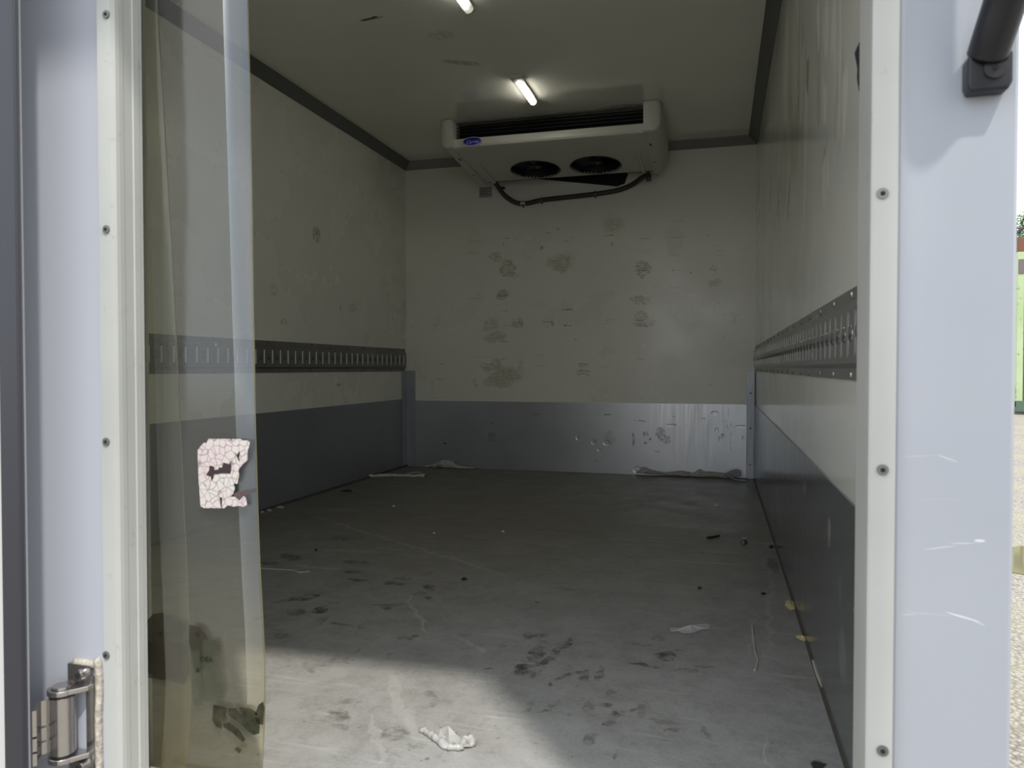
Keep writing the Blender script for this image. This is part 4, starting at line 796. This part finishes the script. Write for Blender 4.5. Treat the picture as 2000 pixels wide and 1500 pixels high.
# ------------------------------------------------------------------ outside: ground, container, trees
def gravel():
    m = mat('gravel', (.3, .28, .25), .85); k = N(m)
    v = k.new('ShaderNodeTexVoronoi'); v.inputs['Scale'].default_value = 38; k.put(v.inputs['Vector'], k.g)
    nn = k.noise(.8, 5).outputs['Fac']; c = k.mix(k.ramp(v.outputs['Distance'], .1, .7), (.46, .42, .38), (.20, .18, .155)); c = k.mix(k.ramp(nn, .4, .6, 0, .5), c, (.36, .33, .22))
    k.put(k.b.inputs['Base Color'], c); k.bump(v.outputs['Distance'], 1, .02); return m
struct('ground', MB().box((-40, -40, -.3), (60, 60, GZ)), gravel())
tyre = mat('tyre_rubber', (.03, .03, .03), .7)
struct('chassis', MB().box((-1.9, 1.5, .45), (.1, 4.6, FZ - .07), .01).box((-1.5, 1.9, 0.05), (-1.2, 2.5, .5), .02).box((-.6, 1.9, 0.0), (-.3, 2.5, .5), .02), tyre)
pd = [at_z(u, v, GZ + .004) for u, v in [(1960, 1070), (1985, 1068), (2010, 1066), (2060, 1075), (2080, 1100), (2040, 1120), (2000, 1122), (1975, 1118), (1955, 1100)]]
mb = MB(); mb.prism([(p.x, p.y) for p in pd], GZ, GZ + .006, 'z'); tag(mb.build('puddle', mat('muddy_water', (.16, .14, .08), .05)), 'shallow muddy puddle on the gravel yard at the right edge', 'puddle')
D = 22.0; pl = at_y(1986, 810, D); k_ = (CZ - GZ) / (CZ - pl.z); D *= k_; cl = at_y(1986, 806, D); ctop = at_y(1986, 492, D).z
cn = thing('shipping_container', (cl.x + 3, D + 3, GZ), 'green steel container standing beyond the gravel at the right edge', 'container')
def green():
    m = mat('green_paint', (.25, .42, .16), .55); k = N(m); f = k.noise(1.2, 6, (1, 1, .6)).outputs['Fac']; r = k.ramp(k.noise(3, 6, rough=.7).outputs['Fac'], .60, .66)
    k.put(k.b.inputs['Base Color'], k.mix(k.m('MULTIPLY', r, .8), k.mix(k.ramp(f, .3, .7), (.34, .44, .22), (.42, .50, .30)), (.18, .08, .04))); return m
gm = green(); X0 = at_y(1988, 700, D).x
MB().box((X0, D + .12, .45), (X0 + 8, D + 5, ctop - .15), .02).build('body', gm, cn)
mb = MB()
for i in range(26):
    x = X0 + .42 + i * .28; mb.prism([(x, D + .12), (x + .04, D + .05), (x + .16, D + .05), (x + .20, D + .12)], .5, ctop - .2, 'z')
o = mb.build('corrugation', gm, cn); o['kind'] = 'stuff'
MB().box((X0 - .04, D, .25), (X0 + .16, D + .2, ctop), .02).build('corner_post', gm, cn); MB().box((X0 + .2, D + .02, .4), (X0 + .25, D + .08, ctop - .3), .01).build('locking_bar', mat('rusty_bar', (.22, .11, .06), .7), cn)
MB().box((X0, D, ctop - .2), (X0 + 8, D + .15, ctop), .02).build('top_rail', gm, cn); MB().box((X0 - .04, D - .03, .1), (X0 + 8, D + .15, .48), .02).build('bottom_rail', mat('dark_green_rail', (.07, .12, .08), .6), cn)
MB().box((X0 - .02, D - .03, ctop - .75), (X0 + .15, D + .01, ctop - .25), .02).build('corner_casting', mat('rusty_casting', (.15, .12, .12), .8), cn)
MB().box((X0, D + .1, ctop), (X0 + 8, D + 5, ctop + .5), .02).build('rusty_tarp', mat('rust_sheet', (.16, .07, .04), .8), cn)
MB().tube([(X0 - .1, D + .1, ctop + .62), (X0 + .3, D + .1, ctop + .9), (X0 + 1.5, D + .1, ctop + 1.4)], .05, 8, 4).build('tarp_bow', M['gasket'], cn, True)
def tree(x, y, h, r, label, seed):
    t = thing('tree', (x, y, GZ), label, 'tree', 'trees beyond the container'); rnd = random.Random(seed)
    mb = MB(); mb.tube([(x, y, GZ), (x + .1, y, h * .3), (x - .1, y + .1, h * .6), (x, y, h * .85)], lambda q: .28 * (1 - .8 * q), 10, 5)
    for i in range(7):
        a = rnd.uniform(0, 6.28); z = h * rnd.uniform(.4, .7); mb.tube([(x, y, z), (x + math.cos(a) * r * .4, y + math.sin(a) * r * .4, z + .6), (x + math.cos(a) * r * .8, y + math.sin(a) * r * .8, z + 1.2)], lambda q: .09 * (1 - .8 * q), 6, 3)
    mb.build('trunk', mat('bark', (.12, .09, .06), .9), t, True)
    vs, fs = [], []
    cl_ = [(Vector((rnd.gauss(0, .45), rnd.gauss(0, .45), rnd.gauss(0, .38))) * r, rnd.uniform(.25, .5) * r) for _ in range(26)]
    for i in range(9000):
        c_, rr = rnd.choice(cl_); d = Vector((rnd.gauss(0, 1), rnd.gauss(0, 1), rnd.gauss(0, 1))).normalized() * rr * rnd.uniform(.6, 1) ; p = Vector((x, y, h * .72)) + c_ + d
        a = Vector((rnd.gauss(0, 1), rnd.gauss(0, 1), rnd.gauss(0, 1))).normalized() * .10; b = a.orthogonal().normalized() * .05; k = len(vs); vs += [p - a, p + b, p + a, p - b]; fs.append((k, k + 1, k + 2, k + 3))
    me_ = bpy.data.meshes.new('foliage'); me_.from_pydata(vs, [], fs); o = link('foliage', me_, mat('leaf_green', (.07, .13, .035), .6), t); o['kind'] = 'stuff'
pt = at_y(2012, 470, D + 9); tree(pt.x + .8, pt.y, pt.z / .72 * .92, 2.3, 'leafy green tree showing above the container at the right edge', 5)
